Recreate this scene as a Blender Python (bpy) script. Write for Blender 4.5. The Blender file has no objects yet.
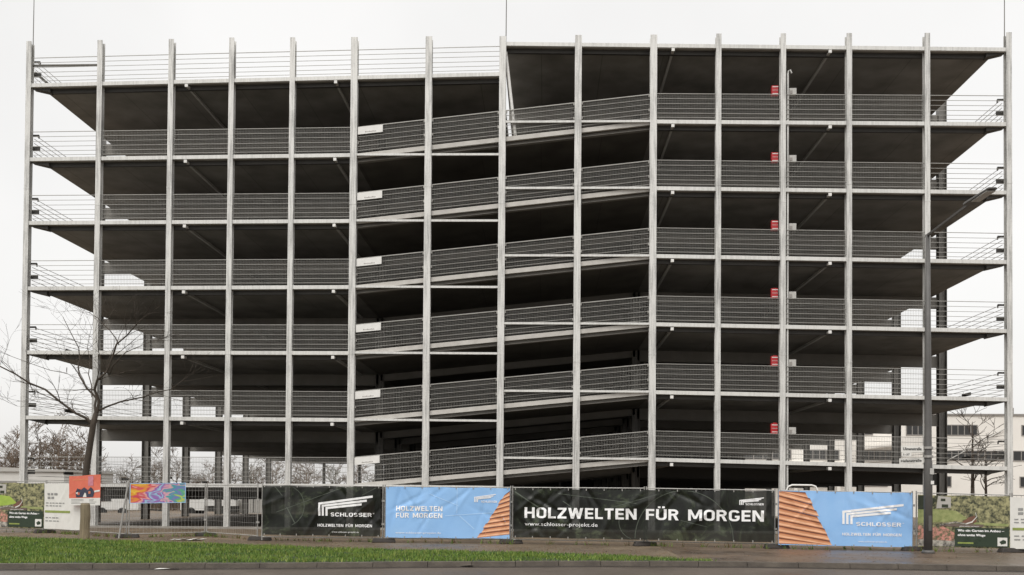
import bpy, bmesh, math, random
import numpy as np
from mathutils import Vector, Matrix
random.seed(7); np.random.seed(7)
S = bpy.context.scene
COL = S.collection
V = Vector

# ------------------------------------------------------------------ materials
def new_mat(name):
    m = bpy.data.materials.new(name); m.use_nodes = True
    nt = m.node_tree
    return m, nt, nt.nodes['Principled BSDF']

def mat(name, c1, c2=None, scale=3.0, rough=.6, metal=0.0, detail=6, bump=0.0, stretch=None, contrast=.5, spec=None, bscale=None, transp=0.0):
    m, nt, b = new_mat(name)
    N, L = nt.nodes, nt.links
    if c2 is None: c2 = tuple(v * .75 for v in c1)
    tc = N.new('ShaderNodeTexCoord'); mp = N.new('ShaderNodeMapping')
    L.new(tc.outputs['Object'], mp.inputs[0])
    if stretch: mp.inputs['Scale'].default_value = stretch
    nz = N.new('ShaderNodeTexNoise'); nz.inputs['Scale'].default_value = scale; nz.inputs['Detail'].default_value = detail
    nz.inputs['Roughness'].default_value = .62
    L.new(mp.outputs[0], nz.inputs['Vector'])
    rp = N.new('ShaderNodeValToRGB')
    rp.color_ramp.elements[0].position = .5 - contrast / 2 + .0; rp.color_ramp.elements[1].position = .5 + contrast / 2
    rp.color_ramp.elements[0].color = (*c2, 1); rp.color_ramp.elements[1].color = (*c1, 1)
    L.new(nz.outputs['Fac'], rp.inputs[0]); L.new(rp.outputs[0], b.inputs['Base Color'])
    b.inputs['Roughness'].default_value = rough; b.inputs['Metallic'].default_value = metal
    if spec is not None: b.inputs['Specular IOR Level'].default_value = spec
    if bump:
        bp = N.new('ShaderNodeBump'); bp.inputs['Strength'].default_value = bump; bp.inputs['Distance'].default_value = .02
        if bscale:
            n2 = N.new('ShaderNodeTexNoise'); n2.inputs['Scale'].default_value = bscale; n2.inputs['Detail'].default_value = 8
            L.new(tc.outputs['Object'], n2.inputs['Vector']); L.new(n2.outputs['Fac'], bp.inputs['Height'])
        else: L.new(nz.outputs['Fac'], bp.inputs['Height'])
        L.new(bp.outputs[0], b.inputs['Normal'])
    if transp:
        tr = N.new('ShaderNodeBsdfTransparent'); mx = N.new('ShaderNodeMixShader'); mx.inputs[0].default_value = transp
        out = [n for n in N if n.type == 'OUTPUT_MATERIAL'][0]
        L.new(b.outputs[0], mx.inputs[1]); L.new(tr.outputs[0], mx.inputs[2]); L.new(mx.outputs[0], out.inputs[0])
    return m

def wet_mat(name, c1, c2, scale, r0, r1, bump=.2, fine=40.0, speck=None):
    """ground with broad damp patches (glossier and darker) plus fine grain"""
    m, nt, b = new_mat(name); N, L = nt.nodes, nt.links
    tc = N.new('ShaderNodeTexCoord')
    n1 = N.new('ShaderNodeTexNoise'); n1.inputs['Scale'].default_value = scale; n1.inputs['Detail'].default_value = 7; n1.inputs['Roughness'].default_value = .65
    n2 = N.new('ShaderNodeTexNoise'); n2.inputs['Scale'].default_value = fine; n2.inputs['Detail'].default_value = 4
    for n in (n1, n2): L.new(tc.outputs['Object'], n.inputs['Vector'])
    rp = N.new('ShaderNodeValToRGB'); rp.color_ramp.elements[0].position = .32; rp.color_ramp.elements[1].position = .68
    rp.color_ramp.elements[0].color = (*c2, 1); rp.color_ramp.elements[1].color = (*c1, 1)
    L.new(n1.outputs['Fac'], rp.inputs[0])
    mx = N.new('ShaderNodeMix'); mx.data_type = 'RGBA'; mx.blend_type = 'MULTIPLY'; mx.inputs[0].default_value = .75
    r2 = N.new('ShaderNodeValToRGB'); r2.color_ramp.elements[0].position = .3; r2.color_ramp.elements[1].position = .7
    r2.color_ramp.elements[0].color = (.45, .43, .4, 1); r2.color_ramp.elements[1].color = (1.2, 1.18, 1.15, 1)
    L.new(n2.outputs['Fac'], r2.inputs[0]); L.new(rp.outputs[0], mx.inputs[6]); L.new(r2.outputs[0], mx.inputs[7])
    last = mx.outputs[2]
    if speck:
        vo = N.new('ShaderNodeTexVoronoi'); vo.inputs['Scale'].default_value = speck[1]; L.new(tc.outputs['Object'], vo.inputs['Vector'])
        lt = N.new('ShaderNodeMath'); lt.operation = 'LESS_THAN'; lt.inputs[1].default_value = speck[2]; L.new(vo.outputs['Distance'], lt.inputs[0])
        m2 = N.new('ShaderNodeMix'); m2.data_type = 'RGBA'; L.new(lt.outputs[0], m2.inputs[0]); L.new(last, m2.inputs[6]); m2.inputs[7].default_value = (*speck[0], 1)
        last = m2.outputs[2]
    L.new(last, b.inputs['Base Color'])
    mr = N.new('ShaderNodeMapRange'); mr.inputs[1].default_value = .35; mr.inputs[2].default_value = .65; mr.inputs[3].default_value = r0; mr.inputs[4].default_value = r1
    L.new(n1.outputs['Fac'], mr.inputs[0]); L.new(mr.outputs[0], b.inputs['Roughness'])
    bp = N.new('ShaderNodeBump'); bp.inputs['Strength'].default_value = bump; bp.inputs['Distance'].default_value = .01
    L.new(n2.outputs['Fac'], bp.inputs['Height']); L.new(bp.outputs[0], b.inputs['Normal'])
    return m

def galv_mat(name, c, amp, rough=.5):
    """galvanised steel: spangle patches and downward run streaks"""
    m, nt, b = new_mat(name); N, L = nt.nodes, nt.links
    tc = N.new('ShaderNodeTexCoord'); mp = N.new('ShaderNodeMapping'); mp.inputs['Scale'].default_value = (9, 9, .55)
    L.new(tc.outputs['Object'], mp.inputs[0])
    n1 = N.new('ShaderNodeTexNoise'); n1.inputs['Scale'].default_value = 1.6; n1.inputs['Detail'].default_value = 8; L.new(mp.outputs[0], n1.inputs['Vector'])
    n2 = N.new('ShaderNodeTexVoronoi'); n2.inputs['Scale'].default_value = 22; L.new(tc.outputs['Object'], n2.inputs['Vector'])
    n3 = N.new('ShaderNodeTexNoise'); n3.inputs['Scale'].default_value = .45; n3.inputs['Detail'].default_value = 4; L.new(tc.outputs['Object'], n3.inputs['Vector'])
    a = N.new('ShaderNodeMath'); a.operation = 'MULTIPLY_ADD'; L.new(n2.outputs['Color'], a.inputs[0]); a.inputs[1].default_value = .1; L.new(n1.outputs['Fac'], a.inputs[2])
    a2 = N.new('ShaderNodeMath'); a2.operation = 'MULTIPLY_ADD'; L.new(n3.outputs['Fac'], a2.inputs[0]); a2.inputs[1].default_value = .7; L.new(a.outputs[0], a2.inputs[2])
    rp = N.new('ShaderNodeValToRGB'); rp.color_ramp.elements[0].position = .66; rp.color_ramp.elements[1].position = 1.08
    rp.color_ramp.elements[0].color = (*[v * (1 - amp) for v in c], 1); rp.color_ramp.elements[1].color = (*[min(.9, v * (1 + amp)) for v in c], 1)
    L.new(a2.outputs[0], rp.inputs[0]); L.new(rp.outputs[0], b.inputs['Base Color'])
    b.inputs['Roughness'].default_value = rough; b.inputs['Metallic'].default_value = .15
    return m

def slab_mat(name, c):
    """precast soffit: panel joints and patchy tone"""
    m, nt, b = new_mat(name); N, L = nt.nodes, nt.links
    tc = N.new('ShaderNodeTexCoord')
    br = N.new('ShaderNodeTexBrick'); br.inputs['Scale'].default_value = .4; br.inputs['Mortar Size'].default_value = .006
    br.inputs['Color1'].default_value = (*c, 1); br.inputs['Color2'].default_value = (*[v * .88 for v in c], 1); br.inputs['Mortar'].default_value = (*[v * .6 for v in c], 1)
    br.inputs['Brick Width'].default_value = 1.0; br.inputs['Row Height'].default_value = 2.2
    L.new(tc.outputs['Object'], br.inputs['Vector'])
    nz = N.new('ShaderNodeTexNoise'); nz.inputs['Scale'].default_value = .8; nz.inputs['Detail'].default_value = 8; L.new(tc.outputs['Object'], nz.inputs['Vector'])
    rp = N.new('ShaderNodeValToRGB'); rp.color_ramp.elements[0].position = .3; rp.color_ramp.elements[1].position = .7
    rp.color_ramp.elements[0].color = (.65, .63, .6, 1); rp.color_ramp.elements[1].color = (1.15, 1.12, 1.08, 1)
    L.new(nz.outputs['Fac'], rp.inputs[0])
    mx = N.new('ShaderNodeMix'); mx.data_type = 'RGBA'; mx.blend_type = 'MULTIPLY'; mx.inputs[0].default_value = 1
    L.new(br.outputs['Color'], mx.inputs[6]); L.new(rp.outputs[0], mx.inputs[7]); L.new(mx.outputs[2], b.inputs['Base Color'])
    b.inputs['Roughness'].default_value = .75
    return m

M = {}
M['post'] = galv_mat('galvanised_post', (.49, .485, .465), .34)
M['edge'] = galv_mat('galvanised_edge', (.6, .595, .57), .11, .55)
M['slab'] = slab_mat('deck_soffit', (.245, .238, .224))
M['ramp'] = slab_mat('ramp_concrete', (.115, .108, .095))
M['rampedge'] = mat('ramp_edge_concrete', (.58, .56, .52), (.42, .40, .37), 2.5, .7)
M['blackout'] = mat('rear_blackout', (.035, .031, .027), (.02, .018, .015), .7, .85)
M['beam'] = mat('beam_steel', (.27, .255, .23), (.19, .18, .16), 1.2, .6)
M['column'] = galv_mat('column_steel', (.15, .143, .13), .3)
M['wire'] = mat('rail_wire', (.40, .39, .36), (.3, .29, .27), 5, .5, .3)
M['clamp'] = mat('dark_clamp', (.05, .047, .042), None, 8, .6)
M['white'] = mat('white_plastic', (.8, .79, .76), (.68, .67, .64), 4, .45)
M['tube'] = mat('light_trunking', (.5, .49, .46), (.4, .39, .37), 3, .5)
M['red'] = mat('red_paint', (.5, .02, .025), (.36, .015, .02), 6, .4)
M['box'] = mat('grey_box', (.5, .49, .46), (.4, .39, .37), 6, .5)
M['concrete'] = mat('concrete', (.36, .34, .3), (.22, .2, .175), 2.2, .8, bump=.3)
M['fence'] = mat('fence_zinc', (.4, .39, .37), (.28, .27, .25), 8, .5, .3)
M['foot'] = mat('foot_rubber', (.05, .042, .036), (.03, .027, .025), 12, .8, bump=.4)
M['darkcloth'] = mat('dark_banner', (.016, .021, .013), (.003, .004, .003), 1.3, .42, detail=12, contrast=.3, transp=.13)
def forest_glint_print(name):
    m, nt, b = new_mat(name); N, L = nt.nodes, nt.links
    tc = N.new('ShaderNodeTexCoord')
    n1 = N.new('ShaderNodeTexNoise'); n1.inputs['Scale'].default_value = 1.5; n1.inputs['Detail'].default_value = 12; n1.inputs['Roughness'].default_value = .68; n1.inputs['Distortion'].default_value = .9
    L.new(tc.outputs['Object'], n1.inputs['Vector'])
    rp = N.new('ShaderNodeValToRGB'); E = rp.color_ramp.elements
    E[0].position = .40; E[0].color = (.003, .0035, .0025, 1); E[1].position = .74; E[1].color = (.10, .125, .07, 1)  # green patches paint the crumple highlights in with the printed forest
    q = E.new(.54); q.color = (.010, .013, .008, 1)
    L.new(n1.outputs['Fac'], rp.inputs[0]); L.new(rp.outputs[0], b.inputs['Base Color'])
    b.inputs['Roughness'].default_value = .34; b.inputs['Specular IOR Level'].default_value = .4
    tr = N.new('ShaderNodeBsdfTransparent'); mx = N.new('ShaderNodeMixShader'); mx.inputs[0].default_value = .075
    out = [n for n in N if n.type == 'OUTPUT_MATERIAL'][0]
    L.new(b.outputs[0], mx.inputs[1]); L.new(tr.outputs[0], mx.inputs[2]); L.new(mx.outputs[0], out.inputs[0])
    return m
M['darkcloth'] = forest_glint_print('dark_banner')
M['bluecloth'] = mat('blue_banner', (.30, .53, .85), (.24, .46, .80), 1.8, .5, transp=.035)
M['print'] = mat('white_print', (.86, .86, .86), (.8, .8, .8), 5, .5)
M['faintprint'] = mat('faint_print', (.10, .12, .09), (.03, .036, .028), 3, .6)
M['paleblue'] = mat('pale_blue_print', (.42, .64, .9), (.38, .6, .88), 3, .5)
M['wood1'] = mat('timber_print_light', (.88, .55, .35), (.7, .34, .18), 2.0, .55, stretch=(1, 1, 6))
M['wood2'] = mat('timber_print_mid', (.55, .22, .10), (.36, .12, .05), 2.0, .55, stretch=(1, 1, 6))
M['wood4'] = mat('timber_print_warm', (.74, .36, .19), (.5, .2, .09), 2.0, .55, stretch=(1, 1, 6))
M['wood3'] = mat('timber_print_dark', (.16, .05, .025), (.07, .022, .012), 3, .6)
M['lamp'] = mat('lamp_paint', (.105, .10, .095), (.075, .072, .068), 5, .5)
M['lampglass'] = mat('lamp_glass', (.4, .39, .36), (.3, .29, .27), 5, .25)
M['sign'] = mat('sign_white', (.74, .73, .69), (.66, .65, .61), 5, .4)
M['black'] = mat('black_print', (.02, .02, .02), None, 5, .5)
M['navy'] = mat('navy_print', (.03, .035, .07), None, 5, .5)
M['bark'] = mat('bark', (.075, .058, .043), (.035, .027, .02), 9, .9, bump=.6, stretch=(1, 1, .3))
M['palebark'] = mat('pale_bark', (.22, .19, .15), (.14, .12, .09), 9, .9, bump=.4)
M['farbark'] = mat('far_bark', (.17, .125, .09), (.10, .075, .055), 4, .9)
M['farbark2'] = mat('far_bark_olive', (.13, .12, .08), (.08, .072, .05), 4, .9)
M['post_wood'] = mat('weathered_wood', (.27, .22, .14), (.13, .105, .065), 4, .85, bump=.5, stretch=(6, 6, .6))
M['cream'] = mat('cream_render', (.84, .81, .76), (.76, .73, .68), .5, .85)
M['whitewall'] = mat('white_render', (.62, .61, .58), (.54, .53, .5), .6, .8)
M['glass'] = mat('dark_glass', (.035, .035, .035), (.02, .02, .02), .8, .15)
M['frame'] = mat('window_frame', (.3, .28, .26), None, 3, .5)
M['tyre'] = mat('tyre', (.02, .02, .02), None, 6, .8)
M['vanwhite'] = mat('vehicle_white', (.7, .7, .68), (.6, .6, .58), 1, .35)
M['contgrey'] = mat('container_grey', (.45, .44, .41), (.36, .35, .33), 1, .6)
M['dark'] = mat('dark_metal', (.03, .028, .026), None, 3, .6)
M['grass'] = mat('grass_blades', (.15, .225, .022), (.034, .095, .009), .9, .7, detail=8, contrast=.5)
M['grass2'] = mat('grass_blades_pale', (.30, .33, .08), (.13, .18, .03), 1.5, .7, detail=8)
M['grassbase'] = mat('grass_base', (.03, .05, .012), (.018, .03, .009), 5, .95)
M['soil'] = wet_mat('bare_soil', (.21, .155, .10), (.10, .072, .047), .55, .45, .85, .5, 14, ((.24, .2, .15), 3.2, .12))
M['road'] = wet_mat('wet_asphalt', (.115, .092, .074), (.075, .06, .048), .5, .38, .65, .35, 45)
M['pave'] = wet_mat('wet_paving', (.17, .13, .083), (.08, .058, .037), .8, .45, .75, .3, 30, ((.26, .17, .09), 6.0, .09))
M['drive'] = wet_mat('wet_driveway', (.155, .112, .077), (.07, .048, .034), .6, .26, .6, .25, 30)
M['kerb'] = mat('kerb_stone', (.12, .1, .078), (.05, .04, .032), 2.5, .7, bump=.4, bscale=20)
M['leaf'] = mat('fallen_leaf', (.16, .09, .04), (.08, .045, .02), 9, .9)
M['litter'] = mat('litter_white', (.75, .74, .7), None, 9, .6)

# ------------------------------------------------------------------ mesh building
class MB:
    def __init__(s): s.v = []; s.f = []; s.m = []
    def face(s, pts, m=0):
        i = len(s.v); s.v += [tuple(p) for p in pts]; s.f.append(tuple(range(i, i + len(pts)))); s.m.append(m)
    def hexa(s, p, m=0):          # p: 4 bottom then 4 top, counter-clockwise from above
        i = len(s.v); s.v += [tuple(q) for q in p]
        for f in ((3, 2, 1, 0), (4, 5, 6, 7), (0, 1, 5, 4), (1, 2, 6, 5), (2, 3, 7, 6), (3, 0, 4, 7)):
            s.f.append(tuple(i + k for k in f)); s.m.append(m)
    def box(s, x0, x1, y0, y1, z0, z1, m=0):
        s.hexa([(x0, y0, z0), (x1, y0, z0), (x1, y1, z0), (x0, y1, z0), (x0, y0, z1), (x1, y0, z1), (x1, y1, z1), (x0, y1, z1)], m)
    def slab(s, x0, x1, y0, y1, z0, z1, th, m=0):   # top at z0 (x0 end) .. z1 (x1 end)
        s.hexa([(x0, y0, z0 - th), (x1, y0, z1 - th), (x1, y1, z1 - th), (x0, y1, z0 - th), (x0, y0, z0), (x1, y0, z1), (x1, y1, z1), (x0, y1, z0)], m)
    def bar(s, a, b, w, h=None, m=0, up=(0, 0, 1)):
        a, b = V(a), V(b); h = w if h is None else h
        d = (b - a).normalized(); u = V(up)
        if abs(d.dot(u)) > .99: u = V((0, 1, 0))
        sx = d.cross(u).normalized() * (w / 2); sz = sx.cross(d).normalized() * (h / 2)
        s.hexa([a - sx - sz, a + sx - sz, b + sx - sz, b - sx - sz, a - sx + sz, a + sx + sz, b + sx + sz, b - sx + sz], m)
    def tube(s, pts, radii, n=8, m=0, cap=True):
        pts = [V(p) for p in pts]
        if not isinstance(radii, (list, tuple)): radii = [radii] * len(pts)
        rings = []
        ref = None
        for k, p in enumerate(pts):
            d = (pts[min(k + 1, len(pts) - 1)] - pts[max(k - 1, 0)]).normalized()
            if ref is None: ref = V((0, 0, 1)) if abs(d.z) < .9 else V((0, 1, 0))
            a = d.cross(ref).normalized(); b = d.cross(a).normalized(); ref = -b.cross(d) if False else a.cross(d)
            i = len(s.v)
            for j in range(n):
                t = 2 * math.pi * j / n; s.v.append(tuple(p + (a * math.cos(t) + b * math.sin(t)) * radii[k]))
            rings.append(i)
        for k in range(len(rings) - 1):
            for j in range(n):
                s.f.append((rings[k] + j, rings[k] + (j + 1) % n, rings[k + 1] + (j + 1) % n, rings[k + 1] + j)); s.m.append(m)
        if cap:
            s.f.append(tuple(rings[0] + j for j in range(n))); s.m.append(m)
            s.f.append(tuple(rings[-1] + j for j in reversed(range(n)))); s.m.append(m)
    def build(s, name, mats, parent=None, smooth=False, fix=True):
        if not isinstance(mats, (list, tuple)): mats = [mats]
        me = bpy.data.meshes.new(name)
        o = V((0, 0, 0))
        q = parent
        while q is not None: o = o + q.location; q = q.parent
        me.from_pydata([(x - o.x, y - o.y, z - o.z) for x, y, z in s.v], [], s.f)
        for mt in mats: me.materials.append(mt)
        if len(mats) > 1: me.polygons.foreach_set('material_index', s.m)
        if smooth: me.polygons.foreach_set('use_smooth', [True] * len(s.f))
        me.update()
        if fix:
            bm = bmesh.new(); bm.from_mesh(me); bmesh.ops.recalc_face_normals(bm, faces=bm.faces); bm.to_mesh(me); bm.free()
        ob = bpy.data.objects.new(name, me); COL.objects.link(ob)
        if parent is not None: ob.parent = parent
        return ob

def tag(o, label=None, cat=None, group=None, kind=None):
    if label: o['label'] = label
    if cat: o['category'] = cat
    if group: o['group'] = group
    if kind: o['kind'] = kind
    return o
def empty(name, loc, label, cat, group=None):
    o = bpy.data.objects.new(name, None); COL.objects.link(o); o.location = loc; o.empty_display_size = .2
    return tag(o, label, cat, group)
def lerp(a, b, t): return a + (b - a) * t
def copy_tree(o, parent=None, loc=None):
    c = o.copy(); COL.objects.link(c)
    if parent is not None: c.parent = parent
    if loc is not None: c.location = loc
    for ch in list(o.children): copy_tree(ch, c)
    return c

# ------------------------------------------------------------------ lettering
def raw_text(s, bold):
    cu = bpy.data.curves.new('t', 'FONT'); cu.body = s; cu.size = 1; cu.offset = bold; cu.resolution_u = 2; cu.fill_mode = 'FRONT'
    ob = bpy.data.objects.new('t', cu); COL.objects.link(ob)
    dg = bpy.context.evaluated_depsgraph_get(); dg.update()
    me = bpy.data.meshes.new_from_object(ob.evaluated_get(dg))
    vs = [(v.co.x, v.co.y) for v in me.vertices]; fs = [tuple(p.vertices) for p in me.polygons]
    bpy.data.objects.remove(ob); bpy.data.curves.remove(cu); bpy.data.meshes.remove(me)
    return vs, fs
_cap = {}
def text2d(s, u0, u1, v0, cap):
    """letters fitted between u0 and u1 with the baseline at v0 and capitals CAP high"""
    vs, fs = raw_text(s, 0)
    if 0 not in _cap:
        h, _ = raw_text('H', 0); _cap[0] = (min(y for x, y in h), max(y for x, y in h))
    lo, hi = _cap[0]
    x0 = min(x for x, y in vs); x1 = max(x for x, y in vs)
    return [(u0 + (x - x0) / (x1 - x0) * (u1 - u0), v0 + (y - lo) / (hi - lo) * cap) for x, y in vs], fs

T_ = .185
def ribbon(pts, closed=False):
    """a constant width stroke along a polyline, mitred"""
    P = [V(p) for p in pts]; n = len(P); L_, R_ = [], []
    for i in range(n):
        a = P[i - 1] if (i > 0 or closed) else None; c = P[(i + 1) % n] if (i < n - 1 or closed) else None
        d1 = (P[i] - a).normalized() if a is not None else None; d2 = (c - P[i]).normalized() if c is not None else None
        d1 = d1 or d2; d2 = d2 or d1
        n1, n2 = V((-d1.y, d1.x)), V((-d2.y, d2.x)); m = (n1 + n2).normalized(); k = T_ / 2 / max(.5, m.dot(n1))
        L_.append(P[i] + m * k); R_.append(P[i] - m * k)
    r = range(n if closed else n - 1)
    return [[L_[i], R_[i], R_[(i + 1) % n], L_[(i + 1) % n]] for i in r]
def arcp(cx, cy, r, a0, a1, n=5): return [(cx + r * math.cos(math.radians(lerp(a0, a1, i / n))), cy + r * math.sin(math.radians(lerp(a0, a1, i / n)))) for i in range(n + 1)]
def glyph(c):
    t = T_; h = t / 2; lo, hi = h, 1 - h; par = lambda xa, ya, xb, yb, w_=t * 1.06: [[V((xa, ya)), V((xa + w_, ya)), V((xb + w_, yb)), V((xb, yb))]]
    box_ = lambda x0, x1, y0, y1: [[V((x0, y0)), V((x1, y0)), V((x1, y1)), V((x0, y1))]]
    r = .2
    def oval(w): return arcp(w - h - r, hi - r, r, 0, 90) + arcp(h + r, hi - r, r, 90, 180) + arcp(h + r, lo + r, r, 180, 270) + arcp(w - h - r, lo + r, r, 270, 360)
    if c == 'H': return .7, [box_(0, t, 0, 1), box_(.7 - t, .7, 0, 1), box_(t, .7 - t, .5 - h, .5 + h)]
    if c == 'O': return .7, [ribbon(oval(.7), True)]
    if c == 'L': return .53, [box_(0, t, 0, 1), box_(t, .53, 0, t)]
    if c == 'Z': return .6, [box_(0, .6, 1 - t, 1), box_(0, .6, 0, t), par(0, t, .6 - t * 1.25, 1 - t, t * 1.25)]
    if c == 'W': return 1.02, [par(0, 1, .19, 0), par(.19 + .0, 0, .408, 1), par(.408, 1, .625, 0), par(.625, 0, 1.02 - t * 1.06, 1)]
    if c == 'E': return .57, [box_(0, t, 0, 1), box_(t, .57, 0, t), box_(t, .54, .5 - h, .5 + h), box_(t, .57, 1 - t, 1)]
    if c == 'F': return .55, [box_(0, t, 0, 1), box_(t, .53, .47 - h, .47 + h), box_(t, .55, 1 - t, 1)]
    if c == 'T': return .6, [box_(0, .6, 1 - t, 1), box_(.3 - h, .3 + h, 0, 1 - t)]
    if c == 'N': return .72, [box_(0, t, 0, 1), box_(.72 - t, .72, 0, 1), par(.02, 1, .72 - t * 1.16, 0, t * 1.1)]
    if c == 'M': return .9, [box_(0, t * .95, 0, 1), box_(.9 - t * .95, .9, 0, 1), par(.03, 1, .45 - h * .95, .16, t * .95), par(.9 - t * .95 - .03, 1, .45 - h * .95, .16, t * .95)]
    if c in 'UÜ':
        g_ = [ribbon([(h, 1)] + arcp(h + r, lo + r, r, 180, 270) + arcp(.69 - h - r, lo + r, r, 270, 360) + [(.69 - h, 1)])]
        return .69, g_ + ([box_(.12, .29, 1.09, 1.25), box_(.40, .57, 1.09, 1.25)] if c == 'Ü' else [])
    if c == 'R': return .67, [box_(0, t, 0, 1), ribbon([(t, hi)] + arcp(.65 - h - .2, hi - .2, .2, 90, -90) + [(t, hi - .4)]), par(.3, hi - .4 - h + .02, .67 - t * 1.1, 0, t * 1.1)]
    if c == 'G': return .69, [ribbon(arcp(.69 - h - r, hi - r, r, 15, 90) + arcp(h + r, hi - r, r, 90, 180) + arcp(h + r, lo + r, r, 180, 270) + arcp(.69 - h - r, lo + r, r, 270, 360) + [(.69 - h, .5)]), box_(.38, .69 - t, .5 - t * .9, .5)]
    if c == 'C': return .66, [ribbon(arcp(.66 - h - r, hi - r, r, 5, 90) + arcp(h + r, hi - r, r, 90, 180) + arcp(h + r, lo + r, r, 180, 270) + arcp(.66 - h - r, lo + r, r, 270, 355))]
    if c == 'S':
        q = (hi - .5) / 2
        return .63, [ribbon(arcp(.63 - h - q, hi - q, q, 25, 90) + arcp(h + q, hi - q, q, 90, 270) + arcp(.63 - h - q, lo + q, q, 90, -90, 8) + arcp(h + q, lo + q, q, 270, 205))]
    if c == '®': return .3, [[[V((.05 + .12 + (.12 - .05 * k) * math.cos(a + b * math.pi / 4), .86 + (.12 - .05 * k) * math.sin(a + b * math.pi / 4))) for k, b in ((0, 0), (0, 1), (1, 1), (1, 0))] for a in [math.pi / 4 * j for j in range(8)]]]
    return .38, []
def word(s_, u0, u1, v0, cap):
    x = 0; out_ = []
    for i, c in enumerate(s_):
        w_, gs = glyph(c)
        for k_, polys in enumerate(gs):
            for p_ in polys: out_.append(([(q.x + x, q.y) for q in p_], k_))
        x += w_ + .12
    x -= .12
    return [([(u0 + a / x * (u1 - u0), v0 + b * cap) for a, b in p_], k_) for p_, k_ in out_]
class Flat:
    """flat shapes in (u, v) laid on a cloth or a board; layer lifts one print off the one below"""
    def __init__(s, hv=1.5): s.items = []; s.hv = hv
    def poly(s, pts, m, layer=1): s.items.append((list(pts), [tuple(range(len(pts)))], m, layer))
    def rect(s, u0, u1, v0, v1, m, layer=1): s.poly([(u0, v0), (u1, v0), (u1, v1), (u0, v1)], m, layer)
    def stroke(s, pts, w, m, layer=1):
        for (a, b) in zip(pts[:-1], pts[1:]):
            a, b = V((*a, 0)), V((*b, 0)); d = (b - a).normalized(); n = V((-d.y, d.x, 0)) * w / 2
            s.poly([(a - n).xy, (b - n).xy, (b + n).xy, (a + n).xy], m, layer)
    def text(s, str_, u0, u1, v0, cap, m, layer=2, bold=.025):
        if bold > .015 and all(ch in 'HOLZWETNFÜURMGSC® ' for ch in str_):
            for p_, k_ in word(str_, u0, u1, v0, cap): s.items.append((p_, [tuple(range(len(p_)))], m, layer + .12 * k_, str_))
            return
        du = bold * cap * 1.9 * s.hv; dv = bold * cap * 1.0
        for j, (a, b) in enumerate(((-1, -1), (1, -1), (1, 1), (-1, 1), (0, 0)) if bold > .015 else ((0, 0),)):
            vs, fs = text2d(str_, u0 + du, u1 - du, v0 + dv, cap - 2 * dv); s.items.append(([(u + a * du, v + b * dv) for u, v in vs], fs, m, layer + .12 * j, str_))
    def build_lines(s, name, mats, place, parent):
        groups = {}
        for it in s.items: groups.setdefault(it[4] if len(it) > 4 else 0, []).append(it)
        for k_, its in groups.items():
            f = Flat(s.hv); f.items = its; f.build(name if k_ else 'logo', mats, place, parent)
    def build(s, name, mats, place, parent, maxedge=.09, lift=.006, kind=None):
        bm = bmesh.new()
        for vs, fs, m, layer in [it[:4] for it in s.items]:
            bv = [bm.verts.new((u, v, layer * lift)) for u, v in vs]
            for f in fs:
                try: bf = bm.faces.new([bv[i] for i in f]); bf.material_index = m
                except ValueError: pass
        bmesh.ops.triangulate(bm, faces=bm.faces)
        for _ in range(7):
            es = [e for e in bm.edges if e.calc_length() > maxedge]
            if not es: break
            bmesh.ops.subdivide_edges(bm, edges=es, cuts=1)
            bmesh.ops.triangulate(bm, faces=bm.faces)
        o = V((0, 0, 0)); q = parent
        while q is not None: o = o + q.location; q = q.parent
        for v in bm.verts: v.co = place(v.co.x, v.co.y, v.co.z) - o
        me = bpy.data.meshes.new(name); bm.to_mesh(me); bm.free()
        for mt in mats: me.materials.append(mt)
        ob = bpy.data.objects.new(name, me); COL.objects.link(ob); ob.parent = parent
        return ob

# ------------------------------------------------------------------ camera
cam = bpy.data.cameras.new('camera'); co = bpy.data.objects.new('camera', cam); COL.objects.link(co); S.camera = co
cam.sensor_width = 36; cam.lens = 900 / 1024 * 36; cam.shift_y = 190.0 / 1024; cam.clip_end = 5000; cam.clip_start = .1
R = Matrix.Rotation(math.radians(2.096), 4, 'Z') @ Matrix.Rotation(math.radians(91.0195), 4, 'X') @ Matrix.Rotation(math.radians(.4019), 4, 'Z')
co.matrix_world = Matrix.Translation((0, -36, 1.5)) @ R

# ------------------------------------------------------------------ sky and light
w = bpy.data.worlds.new('World'); S.world = w; w.use_nodes = True
nt = w.node_tree; N, L = nt.nodes, nt.links
bg = N['Background']; out = N['World Output']
sky = N.new('ShaderNodeTexSky'); sky.sky_type = 'NISHITA'; sky.sun_disc = False
SUN_EL, SUN_AZ = 52, 200
sky.sun_elevation = math.radians(SUN_EL); sky.sun_rotation = math.radians(SUN_AZ); sky.dust_density = 4; sky.air_density = 1.5
hs = N.new('ShaderNodeHueSaturation'); hs.inputs['Saturation'].default_value = .15; L.new(sky.outputs[0], hs.inputs['Color'])
L.new(hs.outputs[0], bg.inputs['Color']); bg.inputs['Strength'].default_value = .05
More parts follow.
